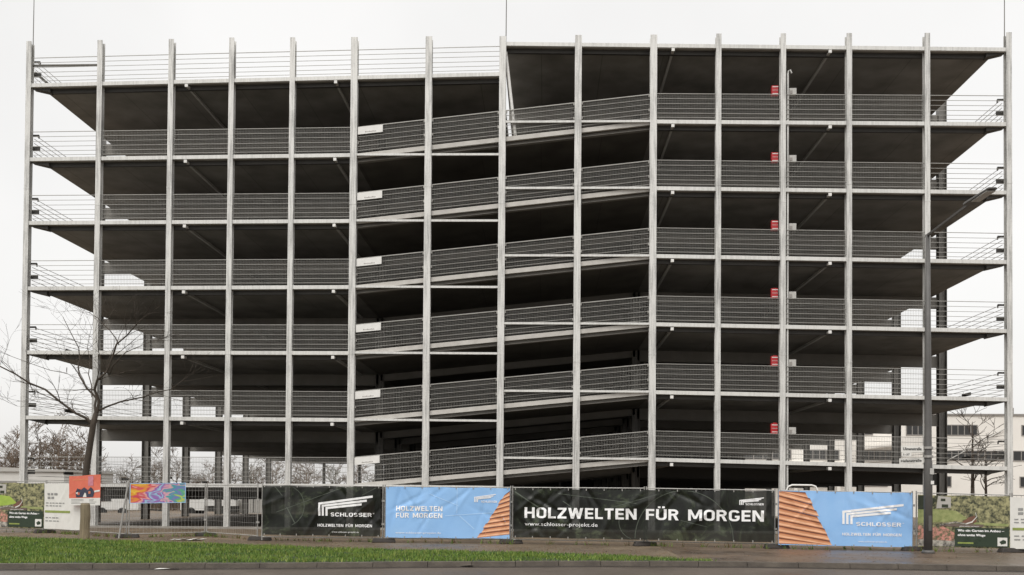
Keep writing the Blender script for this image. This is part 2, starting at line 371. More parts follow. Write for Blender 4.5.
# the overcast: an even grey-white cloud deck, brighter towards the zenith
tc = N.new('ShaderNodeTexCoord'); sp = N.new('ShaderNodeSeparateXYZ'); L.new(tc.outputs['Generated'], sp.inputs[0])
mr = N.new('ShaderNodeMapRange'); mr.inputs[1].default_value = .48; mr.inputs[2].default_value = 1; mr.inputs[3].default_value = .76; mr.inputs[4].default_value = 1.7
L.new(sp.outputs['Z'], mr.inputs[0])
nz = N.new('ShaderNodeTexNoise'); nz.inputs['Scale'].default_value = 2.2; nz.inputs['Detail'].default_value = 5; L.new(tc.outputs['Generated'], nz.inputs['Vector'])
m2 = N.new('ShaderNodeMapRange'); m2.inputs[1].default_value = .35; m2.inputs[2].default_value = .65; m2.inputs[3].default_value = .93; m2.inputs[4].default_value = 1.06; L.new(nz.outputs['Fac'], m2.inputs[0])
mu = N.new('ShaderNodeMath'); mu.operation = 'MULTIPLY'; L.new(mr.outputs[0], mu.inputs[0]); L.new(m2.outputs[0], mu.inputs[1])
b2 = N.new('ShaderNodeBackground'); b2.inputs['Color'].default_value = (1, .985, .965, 1); L.new(mu.outputs[0], b2.inputs['Strength'])
ad = N.new('ShaderNodeAddShader'); L.new(bg.outputs[0], ad.inputs[0]); L.new(b2.outputs[0], ad.inputs[1]); L.new(ad.outputs[0], out.inputs[0])
sl = bpy.data.lights.new('sun', 'SUN'); so = bpy.data.objects.new('sun', sl); COL.objects.link(so)
sl.energy = 1.1; sl.angle = math.radians(25); sl.color = (1, .96, .9)
az = math.radians(SUN_AZ); el = math.radians(SUN_EL)
sd = V((math.sin(az) * math.cos(el), math.cos(az) * math.cos(el), math.sin(el)))
so.rotation_euler = sd.to_track_quat('Z', 'Y').to_euler()
S.view_settings.view_transform = 'Standard'; S.view_settings.look = 'None'; S.view_settings.exposure = 0.0; S.view_settings.gamma = 1

# ------------------------------------------------------------------ ground
KERB = [(-40, -21.6), (-25, -20.0), (-18, -19.2), (-10.2, -18.3), (-5.9, -17.5), (-2.5, -16.75), (1.25, -16.05), (4.5, -15.85), (6.7, -16.0), (9.7, -16.3), (20, -17.2), (40, -19)]
rd = MB(); rd.face([(-3000, -3000, -.085), (3000, -3000, -.085), (3000, -10, -.085), (-3000, -10, -.085)])
tag(rd.build('road', M['road'], fix=False), kind='structure')
g = MB()
kk = [(-3000, KERB[0][1])] + KERB + [(3000, KERB[-1][1])]
for (a, b) in zip(kk[:-1], kk[1:]):
    g.face([(a[0], a[1] + .15, 0), (b[0], b[1] + .15, 0), (b[0], 24, 0), (a[0], 24, 0)])
    g.face([(a[0], 24, 0), (b[0], 24, 0), (b[0], 38, -.7), (a[0], 38, -.7)]); g.face([(a[0], 38, -.7), (b[0], 38, -.7), (b[0], 3000, -.7), (a[0], 3000, -.7)])
tag(g.build('ground', M['soil'], fix=False), kind='structure')
k = MB()
for (a, b) in zip(KERB[:-1], KERB[1:]):
    n = max(1, int(round((b[0] - a[0]) / 1.0)))
    for i in range(n):
        t0, t1 = i / n, (i + 1) / n
        x0, y0, x1, y1 = lerp(a[0], b[0], t0), lerp(a[1], b[1], t0), lerp(a[0], b[0], t1) - .012, lerp(a[1], b[1], t1)
        dz = random.uniform(-.006, .008)
        low = -.0 if x1 < 4 else -.02
        k.hexa([(x0, y0, -.13), (x1, y1, -.13), (x1, y1 + .16, -.13), (x0, y0 + .16, -.13), (x0, y0 + .02, .018 + dz), (x1, y1 + .02, .018 + dz), (x1, y1 + .16, .022 + dz), (x0, y0 + .16, .022 + dz)])
tag(k.build('kerb', M['kerb']), kind='structure')
# gutter line beside the kerb
def kerb_y(x):
    for (a, b) in zip(KERB[:-1], KERB[1:]):
        if a[0] <= x <= b[0]: return lerp(a[1], b[1], (x - a[0]) / (b[0] - a[0]))
    return KERB[0][1]
gt = MB()
for (a, b) in zip(KERB[:-1], KERB[1:]): gt.face([(a[0], a[1] - .3, -.081), (b[0], b[1] - .3, -.081), (b[0], b[1] + .01, -.081), (a[0], a[1] + .01, -.081)])
tag(gt.build('road_gutter', wet_mat('gutter_stone', (.05, .042, .036), (.03, .026, .022), 1.2, .25, .5, .3, 30), fix=False), kind='structure')
FNW = [(-21.5, -4.3), (-17.5, -5.15), (-15.3, -6.45), (-13.3, -7.95), (-11.4, -6.25), (-8.9, -8.6), (-4.8, -9.15), (-1, -9.25), (2.9, -9.75), (6.5, -10.4), (10.1, -11.0), (12.6, -11.3), (16, -11.8)]
# pavement between grass and fence, and the driveway where the grass ends
GT = [(-40, -3.2), (-26, -6.0), (-16, -8.7), (-12, -9.95), (-8.1, -11.2), (-5.2, -12.4), (-.8, -13.1), (1.4, -13.75), (3.35, -15.0), (3.9, -15.6)]
FN = [(-40, -1), (-26, -3.9), (-16, -6.8), (-12, -7.4), (-8.1, -8.9), (-5.2, -9.2), (-.8, -9.4), (1.4, -9.6), (3.35, -9.9), (3.9, -10)]
pv = MB()
for i in range(len(GT) - 1):
    pv.face([(GT[i][0], GT[i][1] - .3, .004), (GT[i + 1][0], GT[i + 1][1] - .3, .004), (FN[i + 1][0], FN[i + 1][1] - .15, .004), (FN[i][0], FN[i][1] - .15, .004)])
tag(pv.build('pavement', M['pave'], fix=False), kind='structure')
dv = MB()
xs = [3.3, 4.5, 6.7, 9.7, 20, 40]; fy = [-10.1, -10.3, -10.6, -11.0, -12.4, -15]
for i in range(5): dv.face([(xs[i], kerb_y(xs[i]) + .15, .008), (xs[i + 1], kerb_y(xs[i + 1]) + .15, .008), (xs[i + 1], fy[i + 1], .008), (xs[i], fy[i], .008)])
tag(dv.build('driveway', M['drive'], fix=False), kind='structure')
# grass verge
def gt_y(x):
    for (a, b) in zip(GT[:-1], GT[1:]):
        if a[0] <= x <= b[0]: return lerp(a[1], b[1], (x - a[0]) / (b[0] - a[0]))
    return -99
gv = MB()
xx = np.linspace(-30, 3.85, 90)
for a, b in zip(xx[:-1], xx[1:]): gv.face([(a, kerb_y(a) + .17, .012), (b, kerb_y(b) + .17, .012), (b, max(gt_y(b), kerb_y(b) + .2), .012), (a, max(gt_y(a), kerb_y(a) + .2), .012)])
tag(gv.build('grass_soil', M['grassbase'], fix=False), kind='structure')
bl = MB(); n = 0
while n < 62000:
    x = random.uniform(-23, 3.85); y0, y1 = kerb_y(x) + .16, gt_y(x)
    if y1 <= y0: continue
    span = y1 - y0
    if random.random() > span / 9.5: continue
    y = y0 + span * random.random() + random.gauss(0, .1)
    if y < y0: continue
    cl = math.sin(x * 1.7 + y * .9) * math.sin(y * 2.3 - x * .6) + .6 * math.sin(x * 4.1) * math.sin(y * 5.2)
    h = (.05 + .035 * random.random() + .03 * max(0, cl)) * (1.3 if random.random() < .06 else 1)
    if cl < -.7 and random.random() < .6: continue
    edge = min(y1 - y, y - y0); rag = .22 + .2 * math.sin(x * 3.1) + .15 * math.sin(x * 7.7)
    if edge < rag and random.random() > .35 + .65 * max(0, edge) / max(.05, rag): continue
    a = random.uniform(0, math.pi); wd = random.uniform(.008, .016); dx, dy = math.cos(a) * wd, math.sin(a) * wd
    lx, ly = random.gauss(0, .022), random.gauss(0, .022)
    bl.face([(x - dx, y - dy, .01), (x + dx, y + dy, .01), (x + lx, y + ly, h)], 1 if random.random() < .1 + .22 * (cl > .35) else 0); n += 1
tag(bl.build('grass', [M['grass'], M['grass2']], fix=False), 'green grass verge along the kerb in front of the fence', 'grass', kind='stuff')
wd_ = MB()
for i in range(520):
    j = random.randrange(len(FNW) - 1); t = random.random(); x = lerp(FNW[j][0], FNW[j + 1][0], t); y = lerp(FNW[j][1], FNW[j + 1][1], t) + random.gauss(0, .12)
    if random.random() > .35 + .65 * max(0, math.sin(x * 1.9 + 1) * math.sin(x * .7)): continue
    for q in range(7):
        a = random.uniform(0, 6.3); r = random.uniform(0, .07); h = random.uniform(.05, .2); cx, cy = x + r * math.cos(a), y + r * math.sin(a); b_ = random.uniform(0, 3.14); w_ = .009
        wd_.face([(cx - w_ * math.cos(b_), cy - w_ * math.sin(b_), .01), (cx + w_ * math.cos(b_), cy + w_ * math.sin(b_), .01), (cx + random.gauss(0, .05), cy + random.gauss(0, .05), h)], random.choice((0, 0, 1)))
tag(wd_.build('weeds', [M['grass'], M['leaf']], fix=False), 'tufts of weeds and dead stalks along the foot of the fence', 'weeds', kind='stuff')
lf = MB()
for i in range(2600):
    x = random.uniform(-22, 12)
    if x < 3.3: y = lerp(gt_y(x), gt_y(x) + 3.0, random.random() ** 1.5) + random.gauss(0, .2)
    else: y = random.uniform(-15.4, -10.2); 
    if x > 4 and random.random() < .6: continue
    r = random.uniform(.02, .045); a = random.uniform(0, 6.3)
    lf.face([(x + r * math.cos(a), y + r * math.sin(a), .015 + .02 * random.random()), (x + r * .6 * math.cos(a + 1.6), y + r * .6 * math.sin(a + 1.6), .02), (x - r * math.cos(a), y - r * math.sin(a), .015 + .01 * random.random()), (x - r * .6 * math.cos(a + 1.6), y - r * .6 * math.sin(a + 1.6), .018)])
tag(lf.build('fallen_leaves', M['leaf'], fix=False), 'brown fallen leaves scattered over the wet pavement', 'leaves', kind='stuff')

# ------------------------------------------------------------------ parking garage
PX = [-21.36, -18.38, -15.41, -12.9, -10.39, -7.85, -4.81, -1.81, 1.24, 4.26, 6.85, 9.41, 12.01, 15.07, 18.25]
TOP = [20.0, 20.01, 20.02, 20.05, 20.03, 20.01, 20.01, 19.98, 19.99, 19.97, 19.98, 19.96, 19.94, 19.91, 19.9]
XL, XR = -20.88, 17.79
ROWS = [6.1 + 5.35 * i for i in range(6)]; DEP = 38.2
LZ = {1: (18.15, 18.34), 2: (15.08, 15.17), 3: (12.45, 12.48), 4: (9.75, 9.79), 5: (7.12, 7.11), 6: (4.45, 4.40), 7: (1.69, 1.74)}   # at x=-21.36 and x=-7.85
RZ = {1: (19.52, 19.20), 2: (16.44, 16.22), 3: (13.75, 13.50), 4: (11.02, 10.74), 5: (8.28, 8.01), 6: (5.56, 5.31), 7: (2.87, 2.59)}  # at x=4.26 and 18.25
def lz(k, x): return .09 + lerp(LZ[k][0], LZ[k][1], (x + 21.36) / 13.51)
def rz(k, x): return .09 + lerp(RZ[k][0], RZ[k][1], (x - 4.26) / 13.99)
def lzc(k, x): return lz(k, min(x, -7.85 + (0 if k > 1 else 3)))
garage = empty('parking_garage', (-1.5, 0, 0), 'unfinished open steel parking garage of seven stacked decks with sloping ramps in the middle', 'parking garage')
# facade posts
for i, (x, t) in enumerate(zip(PX, TOP)):
    wd = .135 if 5 <= i <= 9 else .105; b = MB()
    b.box(x - wd, x + wd, 0, .022, -.8, t)
    b.box(x - wd, x + wd, .218, .24, -.8, t - .05)
    b.box(x - .012, x + .012, .022, .218, -.8, t - .02)
    s_ = 1 if x < 1 else -1
    for zz in ([13.9, 6.8] if i % 2 == 0 else [13.2, 7.1]):
        b.box(x - wd - .004, x + wd + .004, -.006, -.0005, zz - .03, zz + .03)
    b.build('steel_post', M['post'], garage)
for i in (0, 7, 14):
    b = MB(); b.tube([(PX[i] + (.12 if i != 14 else -.13), .1, TOP[i] - .6), (PX[i] + (.14 if i != 14 else -.12), .1, 24.5)], [.022, .012], 6); b.build('lightning_rod', M['column'], garage)
# columns behind the facade
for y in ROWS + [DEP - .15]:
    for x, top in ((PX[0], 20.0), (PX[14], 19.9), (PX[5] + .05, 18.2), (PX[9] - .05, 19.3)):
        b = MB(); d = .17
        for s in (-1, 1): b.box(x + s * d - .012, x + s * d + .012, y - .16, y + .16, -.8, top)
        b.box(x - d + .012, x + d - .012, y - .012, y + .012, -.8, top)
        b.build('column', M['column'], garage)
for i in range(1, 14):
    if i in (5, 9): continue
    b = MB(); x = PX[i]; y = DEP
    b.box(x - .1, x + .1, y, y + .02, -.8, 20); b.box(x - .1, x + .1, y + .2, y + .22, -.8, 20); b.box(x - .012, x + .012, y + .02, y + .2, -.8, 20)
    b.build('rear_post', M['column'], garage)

def cross_beam(b, x0, z0, x1, z1, y, dep=.5):
    """I section under a slab whose top runs from z0 to z1"""
    t = .142
    b.slab(x0, x1, y - .012, y + .012, z0 - t, z1 - t, dep)
    b.slab(x0, x1, y - .1, y + .1, z0 - t - dep, z1 - t - dep, .024)
def deck(k, left):
    b = MB(); e = MB(); bm_ = MB(); m_ = M['slab']
    if left:
        x0, x1 = XL, (PX[7] if k == 1 else PX[5]) - .02
        z = lambda x: lz(k, x)
        ex0, ex1 = PX[0], x1
    else:
        x0, x1 = (PX[7] + .02 if k == 1 else PX[9] + .02), XR
        z = lambda x: rz(k, x)
        ex0, ex1 = (PX[7] if k == 1 else PX[9]), PX[14]
    if k == 7 and False: pass
    b.slab(x0, x1, .17, DEP - .1, z(x0), z(x1), .14)
    d = b.build('deck', m_, garage)
    # light edge channel between the flanges of the facade posts, bay by bay
    for i in range(14):
        if PX[i] < ex0 - .1 or PX[i + 1] > ex1 + .1: continue
        a, c = PX[i] + .014, PX[i + 1] - .014
        e.slab(a, c, .03, .165, z(a) + .012, z(c) + .012, .15)
    # outer side channel
    e.build('edge_beam', M['edge'], d)
    # beams below: a shallow one behind the facade with a haunch at its outer end, deep ones on every row
    bx0, bx1 = (x0 + .35, x1) if left else (x0, x1 - .35)
    fb = MB(); fb.slab(bx0, bx1, .3, .42, z(bx0) - .142, z(bx1) - .142, .16)
    px = PX[0] + .1 if left else PX[14] - .1
    hx = bx0 if left else bx1; zz = z(px)
    q = [(px, .17, zz - .16), (hx, .17, z(hx) - .30), (hx, .42, z(hx) - .342), (px, .42, zz - .16), (px, .17, zz - .05), (hx, .17, z(hx) - .142), (hx, .42, z(hx) - .142), (px, .42, zz - .05)]
    if not left: q = [q[1], q[0], q[3], q[2], q[5], q[4], q[7], q[6]]
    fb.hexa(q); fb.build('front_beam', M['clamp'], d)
    for y in ROWS + [DEP - .3]:
        ca, cb = (PX[0] + .18, x1) if left else (x0, PX[14] - .18)
        cross_beam(bm_, ca, z(ca), cb, z(cb), y)
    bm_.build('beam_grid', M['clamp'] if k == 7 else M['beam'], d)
    return d
for k in range(1, 8): deck(k, True); deck(k, False)
# ramps: front ones climb to the right, rear ones climb on to the next left deck
YR0, YR1 = .17, 17.0
for k in range(2, 8):
    x0, x1 = PX[5] - .02, PX[9] + .02
    z0, z1 = lz(k, x0) - .002, rz(k, x1) - .002
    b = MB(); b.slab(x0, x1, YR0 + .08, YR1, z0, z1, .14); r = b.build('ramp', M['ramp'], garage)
    e = MB(); e.slab(x0 + .1, x1 - .1, .13, YR0 + .078, z0 + .03, z1 + .03, .18); e.build('ramp_kerb', M['rampedge'], r)
    bm_ = MB()
    for y in [.36] + ROWS[:2] + [YR1 - .2]: cross_beam(bm_, x0 + .1, z0, x1 - .1, z1, y, .3 if y > 1 else .12)
    bm_.build('beam_grid', M['beam'], r)
    if k >= 3:   # rear ramp
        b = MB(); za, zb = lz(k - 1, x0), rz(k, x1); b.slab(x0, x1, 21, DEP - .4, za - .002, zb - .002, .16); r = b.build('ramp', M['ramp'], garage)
        bm_ = MB()
        for y in ROWS[3:]: cross_beam(bm_, x0 + .1, za, x1 - .1, zb, y, .3)
        bm_.build('beam_grid', M['beam'], r)
# horizontal struts of the ramp bays
for k in range(2, 8):
    for i in (5, 6, 7, 8):
        b = MB(); z = (lambda x: lz(k, -7.85) - .03 * (x + 7.85) / 6) if i < 7 else (lambda x: rz(k, 4.26) + .02 * (4.26 - x) / 6)
        a, c = PX[i] + .014, PX[i + 1] - .014
        b.slab(a, c, .03, .1, z(a), z(c), .085); b.build('strut', M['edge'], garage)
b = MB(); b.box(-13.4, 16.4, DEP + .25, DEP + .45, -.8, 19.0); b.build('rear_blackout_wall', M['blackout'], garage)  # added near-black wall, blocks the sky behind and darkens the middle bays
b = MB(); b.tube([(-1.70, .2, 19.42), (-1.29, .2, 16.0)], .065, 10); b.build('bright_strip', M['white'], garage)  # added white tube imitating the bright strip between the two top decks
# railings
def railing(x0, x1, z0, z1, mesh=True, y=.07, heavy=False, parent=garage):
    b = MB()
    ow = .016
    for j, h in enumerate((1.08, .88, .68, .48, .29, .12)):
        ww = (.034 if heavy else .022) if j == 0 else ow
        b.bar((x0, y, z0 + h), (x1, y, z1 + h), ww, ww)
    if mesh:
        n = max(2, int((x1 - x0) / .062))
        for i in range(1, n):
            t = i / n; x = lerp(x0, x1, t); z = lerp(z0, z1, t)
            b.bar((x, y + .012, z + .06), (x, y + .012, z + 1.08), .0058, .0058)
    if mesh:
        for j in range(17): b.bar((x0, y + .016, z0 + .09 + .06 * j), (x1, y + .016, z1 + .09 + .06 * j), .003, .003)
    for xe, ze, s in ((x0, z0, 1), (x1, z1, -1)):
        for h in (1.03, .45): b.box(xe, xe + s * .05, y - .02, y + .04, ze + h - .05, ze + h + .05) if s > 0 else b.box(xe - .05, xe, y - .02, y + .04, ze + h - .05, ze + h + .05)
    return b.build('railing', M['wire'], parent)
for k in range(1, 8):
    for i in range(7 if k == 1 else 5):
        a, c = PX[i] + .014, PX[i + 1] - .014
        railing(a, c, lz(k, a), lz(k, c), mesh=(k > 1 and i > 0))
    if k > 1:
        for i in range(9, 14):
            a, c = PX[i] + .014, PX[i + 1] - .014
            railing(a, c, rz(k, a), rz(k, c), mesh=i < 13)
        x0, x1 = PX[5], PX[9]; z0, z1 = lz(k, x0), rz(k, x1)
        for i in range(5, 9):
            a, c = PX[i] + .14, PX[i + 1] - .14
            railing(a, c, lerp(z0, z1, (a - x0) / (x1 - x0)), lerp(z0, z1, (c - x0) / (x1 - x0)), heavy=True, y=.11)
# railings along the two open sides, with dark brackets on the corner posts
for left in (True, False):
    for k in range(1, 8):
        if not left and k == 1: continue
        x = (XL - .3) if left else (XR + .28); z = lz(k, PX[0]) if left else rz(k, PX[14])
        b = MB(); s = 1 if left else -1; px = PX[0] if left else PX[14]
        for h in (1.02, .84, .66, .48, .3, .14): b.bar((x, .2, z + h), (x, DEP - .2, z + h), .016, .016)
        r = b.build('side_railing', M['wire'], garage)
        c = MB()
        c.bar((px + s * .02, .3, z + 1.02), (x + s * .14, .3, z + 1.02), .05, .07); c.bar((x + s * .14, .3, z + 1.02), (x + s * .14, .3, z + .9), .04, .04)
        c3 = MB(); c3.box(min(px + s * .02, x + s * .2), max(px + s * .02, x + s * .2), .26, .3, z + .38, z + .55); c3.build('bracket', M['clamp'], r)
        for j in range(6):
            yy = 2.9 + 5.35 * j; c2 = MB(); c2.bar((x, yy, z + (.48 if j % 2 == 0 else .3)), (x, yy + .75, z + (.48 if j % 2 == 0 else .3)), .05, .13); c2.build('wire_clamp', M['clamp'], r)
        c.build('bracket', M['clamp'], r)
# tube bar at the top left corner
b = MB(); b.tube([(PX[0] + .1, .16, 19.05), (PX[1] - .02, .16, 19.05)], .05, 8); b.tube([(PX[0] + .12, .3, 18.82), (PX[0] + .35, 4.6, 18.5)], .055, 8); b.build('corner_tube', M['column'], garage)
# light trunking under every deck, pale end caps towards the street
for k in range(1, 8):
    for left in (True, False):
        for x in ((-14.75, -8.6) if left else (5.03, 11.25)):
            z = (lz(k, x) if left else rz(k, x)) - .142 - .09
            for y0, y1 in ((.21, 5.7), (6.6, 11.1)):
                b = MB(); b.box(x - .045, x + .045, y0 + .02, y1, z - .05, z + .05); b.box(x - .06, x + .06, (-.03 if y0 < 1 else y0 - .06), (.018 if y0 < 1 else y0 + .019), z - .075, z + .045, 1)
                if y0 < 1: b.box(x - .05, x + .05, .019, y0 + .019, z - .05, z - .003, 0)
                for yy in (y0 + .6, y1 - .6): b.box(x - .01, x + .01, yy - .01, yy + .01, z + .051, z + .088)
                b.build('tube_light', [M['tube'], M['white']], garage)
# cable conduit up post twelve with a switch box at every level
b = MB(); xq = PX[11] + .21
b.tube([(xq, .12, 0), (xq, .12, 18.4)], .04, 8); b.tube([(xq, .12, 18.35), (xq + .02, .12, 18.5), (xq + .1, .12, 18.53), (xq + .15, .12, 18.4)], .03, 6)
b.build('cable_conduit', M['post'], garage)
for k in range(2, 8):
    z = rz(k, xq)
    b = MB(); x0 = xq + .06
    b.box(x0, x0 + .28, .12, .3, z + 1.1, z + 1.36); b.box(x0 + .02, x0 + .12, .105, .119, z + 1.13, z + 1.26, 1)
    b.build('switch_box', [M['box'], M['frame']], garage)
# concrete plinth strip
b = MB(); b.box(-21.6, 18.5, -.3, .32, -.05, .075); b.build('plinth', M['concrete'], garage)

# red boxes hung beside that post, white boards on the ramp railings
ordn = ['topmost', 'second from the top', 'third from the top', 'fourth from the top', 'fifth from the top', 'lowest']
for j, k in enumerate(range(2, 8)):
    x = 9.13; z = rz(k, x) + 1.3
    e = empty('warning_box', (x, .3, z - .22), 'red box with white stripes hung beside the cable post, ' + ordn[j] + ' of six', 'warning box', 'red boxes on the post, one per level')
    b = MB(); b.box(x - .13, x + .13, .2, .36, z - .2, z + .2); b.box(x - .02, x + .14, .365, .39, z - .02, z + .25)
    b.build('housing', M['red'], e)
    for za, zb in ((.13, .16), (-.145, -.12), (.005, .016)):
        b = MB(); b.box(x - .1, x + .131, .192, .198, z + za, z + zb); b.build('stripe', M['white'], e)
for j, k in enumerate(range(2, 8)):
    x0, x1 = PX[5], PX[9]; z0, z1 = lz(k, x0), rz(k, x1); sl_ = (z1 - z0) / (x1 - x0)
    a = PX[5] + .16; c = a + 1.02; za = z0 + sl_ * (a - x0) + .76; zc = z0 + sl_ * (c - x0) + .76
    e = empty('sign_board', (a, .05, za), 'blank white board tied to the ramp railing, ' + ordn[j] + ' of six', 'board', 'white boards on the ramp railings')
    b = MB(); b.hexa([(a, .055, za), (c, .055, zc), (c, .075, zc), (a, .075, za), (a, .055, za + .3), (c, .055, zc + .3), (c, .075, zc + .3), (a, .075, za + .3)]); b.build('panel', M['white'], e)
    b = MB()
    for q in range(9):
        t = .3 + .05 * q; h = .03 if q % 3 else .045
        b.box(lerp(a, c, t), lerp(a, c, t + .03), .048, .053, lerp(za, zc, t) + .06, lerp(za, zc, t) + .06 + h)
    b.build('print', M['frame'], e)
# white hoop behind the right hand banner
hp = MB(); hp.tube([(9.3, -1, 0), (9.3, -1, 1.72), (9.36, -1, 1.84), (9.5, -1, 1.9), (10.25, -1, 1.9), (10.4, -1, 1.85), (10.47, -1, 1.72), (10.47, -1, 0)], .036, 8)
tag(hp.build('hoop_barrier', M['white'], smooth=True), 'white tubular hoop barrier standing behind the blue banner', 'barrier')

# ------------------------------------------------------------------ site fence
FP = [((-21.5, -4.25), (-17.5, -5.02), 1.82, 1.82), ((-17.45, -5.06), (-15.35, -6.3), 1.80, 1.78), ((-15.3, -6.33), (-13.3, -7.8), 1.76, 1.74), ((-13.22, -7.8), (-11.4, -6.15), 1.74, 1.72),
      ((-11.34, -6.15), (-8.93, -8.28), 1.72, 1.72), ((-8.6, -8.86), (-4.87, -9.05), 1.72, 1.70), ((-4.8, -9.06), (-1.02, -9.15), 1.70, 1.69), ((-.96, -9.15), (2.9, -9.64), 1.69, 1.69),
      ((2.96, -9.66), (6.5, -10.28), 1.69, 1.65), ((6.6, -10.3), (10.1, -10.86), 1.65, 1.61), ((10.2, -10.88), (12.57, -11.17), 1.61, 1.56), ((12.63, -11.18), (16.2, -11.7), 1.56, 1.5)]
FL = ['wire fence panel carrying the leftmost garden poster', 'wire fence panel behind the white notice left of the red poster', 'wire fence panel behind the red poster and wooden post',
      'open wire fence panel with the rainbow coloured poster on it', 'open bare wire fence panel left of the first dark banner', 'wire fence panel behind the dark logo banner on the left',
      'wire fence panel behind the blue banner with timber at its right end', 'wire fence panel behind the left half of the long dark banner', 'wire fence panel behind the right half of the long dark banner',
      'wire fence panel behind the blue banner with timber at its left end', 'wire fence panel with the garden poster beside the lamp post', 'wire fence panel at the far right edge with the white notice']
def fence_panel(A, B, h0, h1, label):
    A3, B3 = V((*A, 0)), V((*B, 0)); d = B3 - A3; Ln = d.length
    e = empty('mobile_fence', (A3 + B3) / 2, label, 'fence', 'mobile site fence panels')
    f = MB(); zb = .13
    P = lambda t, z: V((lerp(A[0], B[0], t), lerp(A[1], B[1], t), z))
    f.tube([P(0, .03), P(0, h0 + .04)], .021, 8); f.tube([P(1, .03), P(1, h1 + .04)], .021, 8)
    f.tube([P(0, zb), P(1, zb)], .017, 6); f.tube([P(0, h0 - .01), P(1, h1 - .01)], .017, 6)
    f.build('frame', M['fence'], e)
    m = MB(); n = int(Ln / .11)
    for i in range(1, n): m.bar(P(i / n, zb), P(i / n, lerp(h0, h1, i / n)), .005, .005)
    for i in range(1, 8): m.bar(P(0, lerp(zb, h0, i / 8)), P(1, lerp(zb, h1, i / 8)), .0055, .0055)
    m.build('wire_mesh', M['fence'], e)
    c = MB()
    for z in (.55, 1.25): c.box(B[0] - .03, B[0] + .06, B[1] - .035, B[1] + .035, z - .03, z + .03)
    c.build('coupling', M['fence'], e)
for p_, l_ in zip(FP, FL): fence_panel(*p_, l_)
def foot(x, y, ang, label):
    e = empty('ballast_block', (x, y, 0), label, 'fence foot', 'fence feet under the site fence')
    b = MB(); c, s = math.cos(ang), math.sin(ang)
    R_ = lambda u, v, z: (x + u * c - v * s, y + u * s + v * c, z)
    l, w_ = .36, .12
    b.hexa([R_(-l, -w_, .006), R_(l, -w_, .006), R_(l, w_, .006), R_(-l, w_, .006), R_(-l + .05, -w_ + .03, .13), R_(l - .05, -w_ + .03, .13), R_(l - .05, w_ - .03, .13), R_(-l + .05, w_ - .03, .13)])
    ob = b.build('block', M['foot'], e)
    bev = ob.modifiers.new('b', 'BEVEL'); bev.width = .02; bev.segments = 2
    h = MB()
    for u in (-.07, .07): h.tube([R_(u, 0, .12), R_(u, 0, .17)], .035, 8)
    h.build('socket', M['fence'], e)
feet = [(-17.5, -5.05, .9, 'dark fence foot below the white notice at the left'), (-13.26, -7.8, .2, 'dark fence foot below the slanting pole of the rainbow poster'), (-11.37, -6.15, .3, 'dark fence foot behind the white sheet lying on the pavement'),
        (-8.75, -8.6, .1, 'dark fence foot at the left end of the first dark banner'), (-4.83, -9.06, .15, 'dark fence foot between the dark logo banner and the blue banner'), (-1.0, -9.15, .2, 'dark fence foot between the blue banner and the long dark banner'),
        (2.93, -9.65, .3, 'fence foot below the middle of the long dark banner'), (6.55, -10.29, .1, 'dark fence foot at the right end of the long dark banner'), (10.15, -10.87, .2, 'dark fence foot left of the lamp post base'), (12.6, -11.18, .2, 'dark fence foot at the right end of the right garden poster')]
for f_ in feet: foot(*f_)

# ------------------------------------------------------------------ banners
def cloth_place(A, B, zb0, zb1, zt0, zt1, amp, seed, off=.05):
    A, B = V((*A, 0)), V((*B, 0)); d = (B - A); Ln = d.length; d.normalize(); nrm = V((d.y, -d.x, 0))
    rs = random.Random(seed); ws = [(rs.uniform(1.0, 5.5), rs.uniform(-4.5, 4.5), rs.uniform(0, 6.3), rs.uniform(.3, 1)) for _ in range(7)]
    folds = [(rs.uniform(0, Ln), rs.uniform(.2, 1.4), rs.uniform(.3, 2.8), rs.uniform(.035, .075), rs.choice((-1, 1)) * rs.uniform(.5, 1.1)) for _ in range(int(Ln * 5))]
    def wrinkle(u, v):
        s_ = sum(a * math.sin(kx * u + kz * v + ph) for kx, kz, ph, a in ws) / 4
        for fu, fv, an, wd, am in folds:
            q = (u - fu) * math.sin(an) - (v - fv) * math.cos(an); r = (u - fu) * math.cos(an) + (v - fv) * math.sin(an)
            s_ += am * math.exp(-(q / wd) ** 2) * math.exp(-(r / .55) ** 2)
        return s_ * amp
    def place(u, v, n):
        t = u / Ln
        z = lerp(lerp(zb0, zb1, t), lerp(zt0, zt1, t), v)
        return A + d * u + nrm * (off + wrinkle(u, v * 1.5) + n) + V((0, 0, z))
    return place, Ln
def cloth(parent, place, Ln, m, name='cloth', sag=.012, seed=0):
    b = MB(); nu, nv = int(Ln / .045), 34; base = 0
    rs = random.Random(seed)
    for j in range(nv + 1):
        for i in range(nu + 1):
            u, v = Ln * i / nu, j / nv
            vv = v - (sag * abs(math.sin(u * 2.6 + seed)) if j == nv else 0) + (sag * .7 * abs(math.sin(u * 1.9 + seed)) if j == 0 else 0)
            b.v.append(tuple(place(u, vv, 0)))
    for j in range(nv):
        for i in range(nu):
            a = j * (nu + 1) + i; b.f.append((a, a + 1, a + nu + 2, a + nu + 1)); b.m.append(0)
    ob = b.build(name, m, parent, smooth=True, fix=False)
    return ob
def eyelets(parent, place, Ln):
    n = int(Ln / .5)
    for i in range(n + 1):
        for v in (.015, .985):
            u = .06 + (Ln - .12) * i / n; p = place(u, v, .008); b = MB(); b.box(p.x - .012, p.x + .012, p.y - .01, p.y + .012, p.z - .03, p.z + .03); b.build('cable_tie', M['fence'], parent)
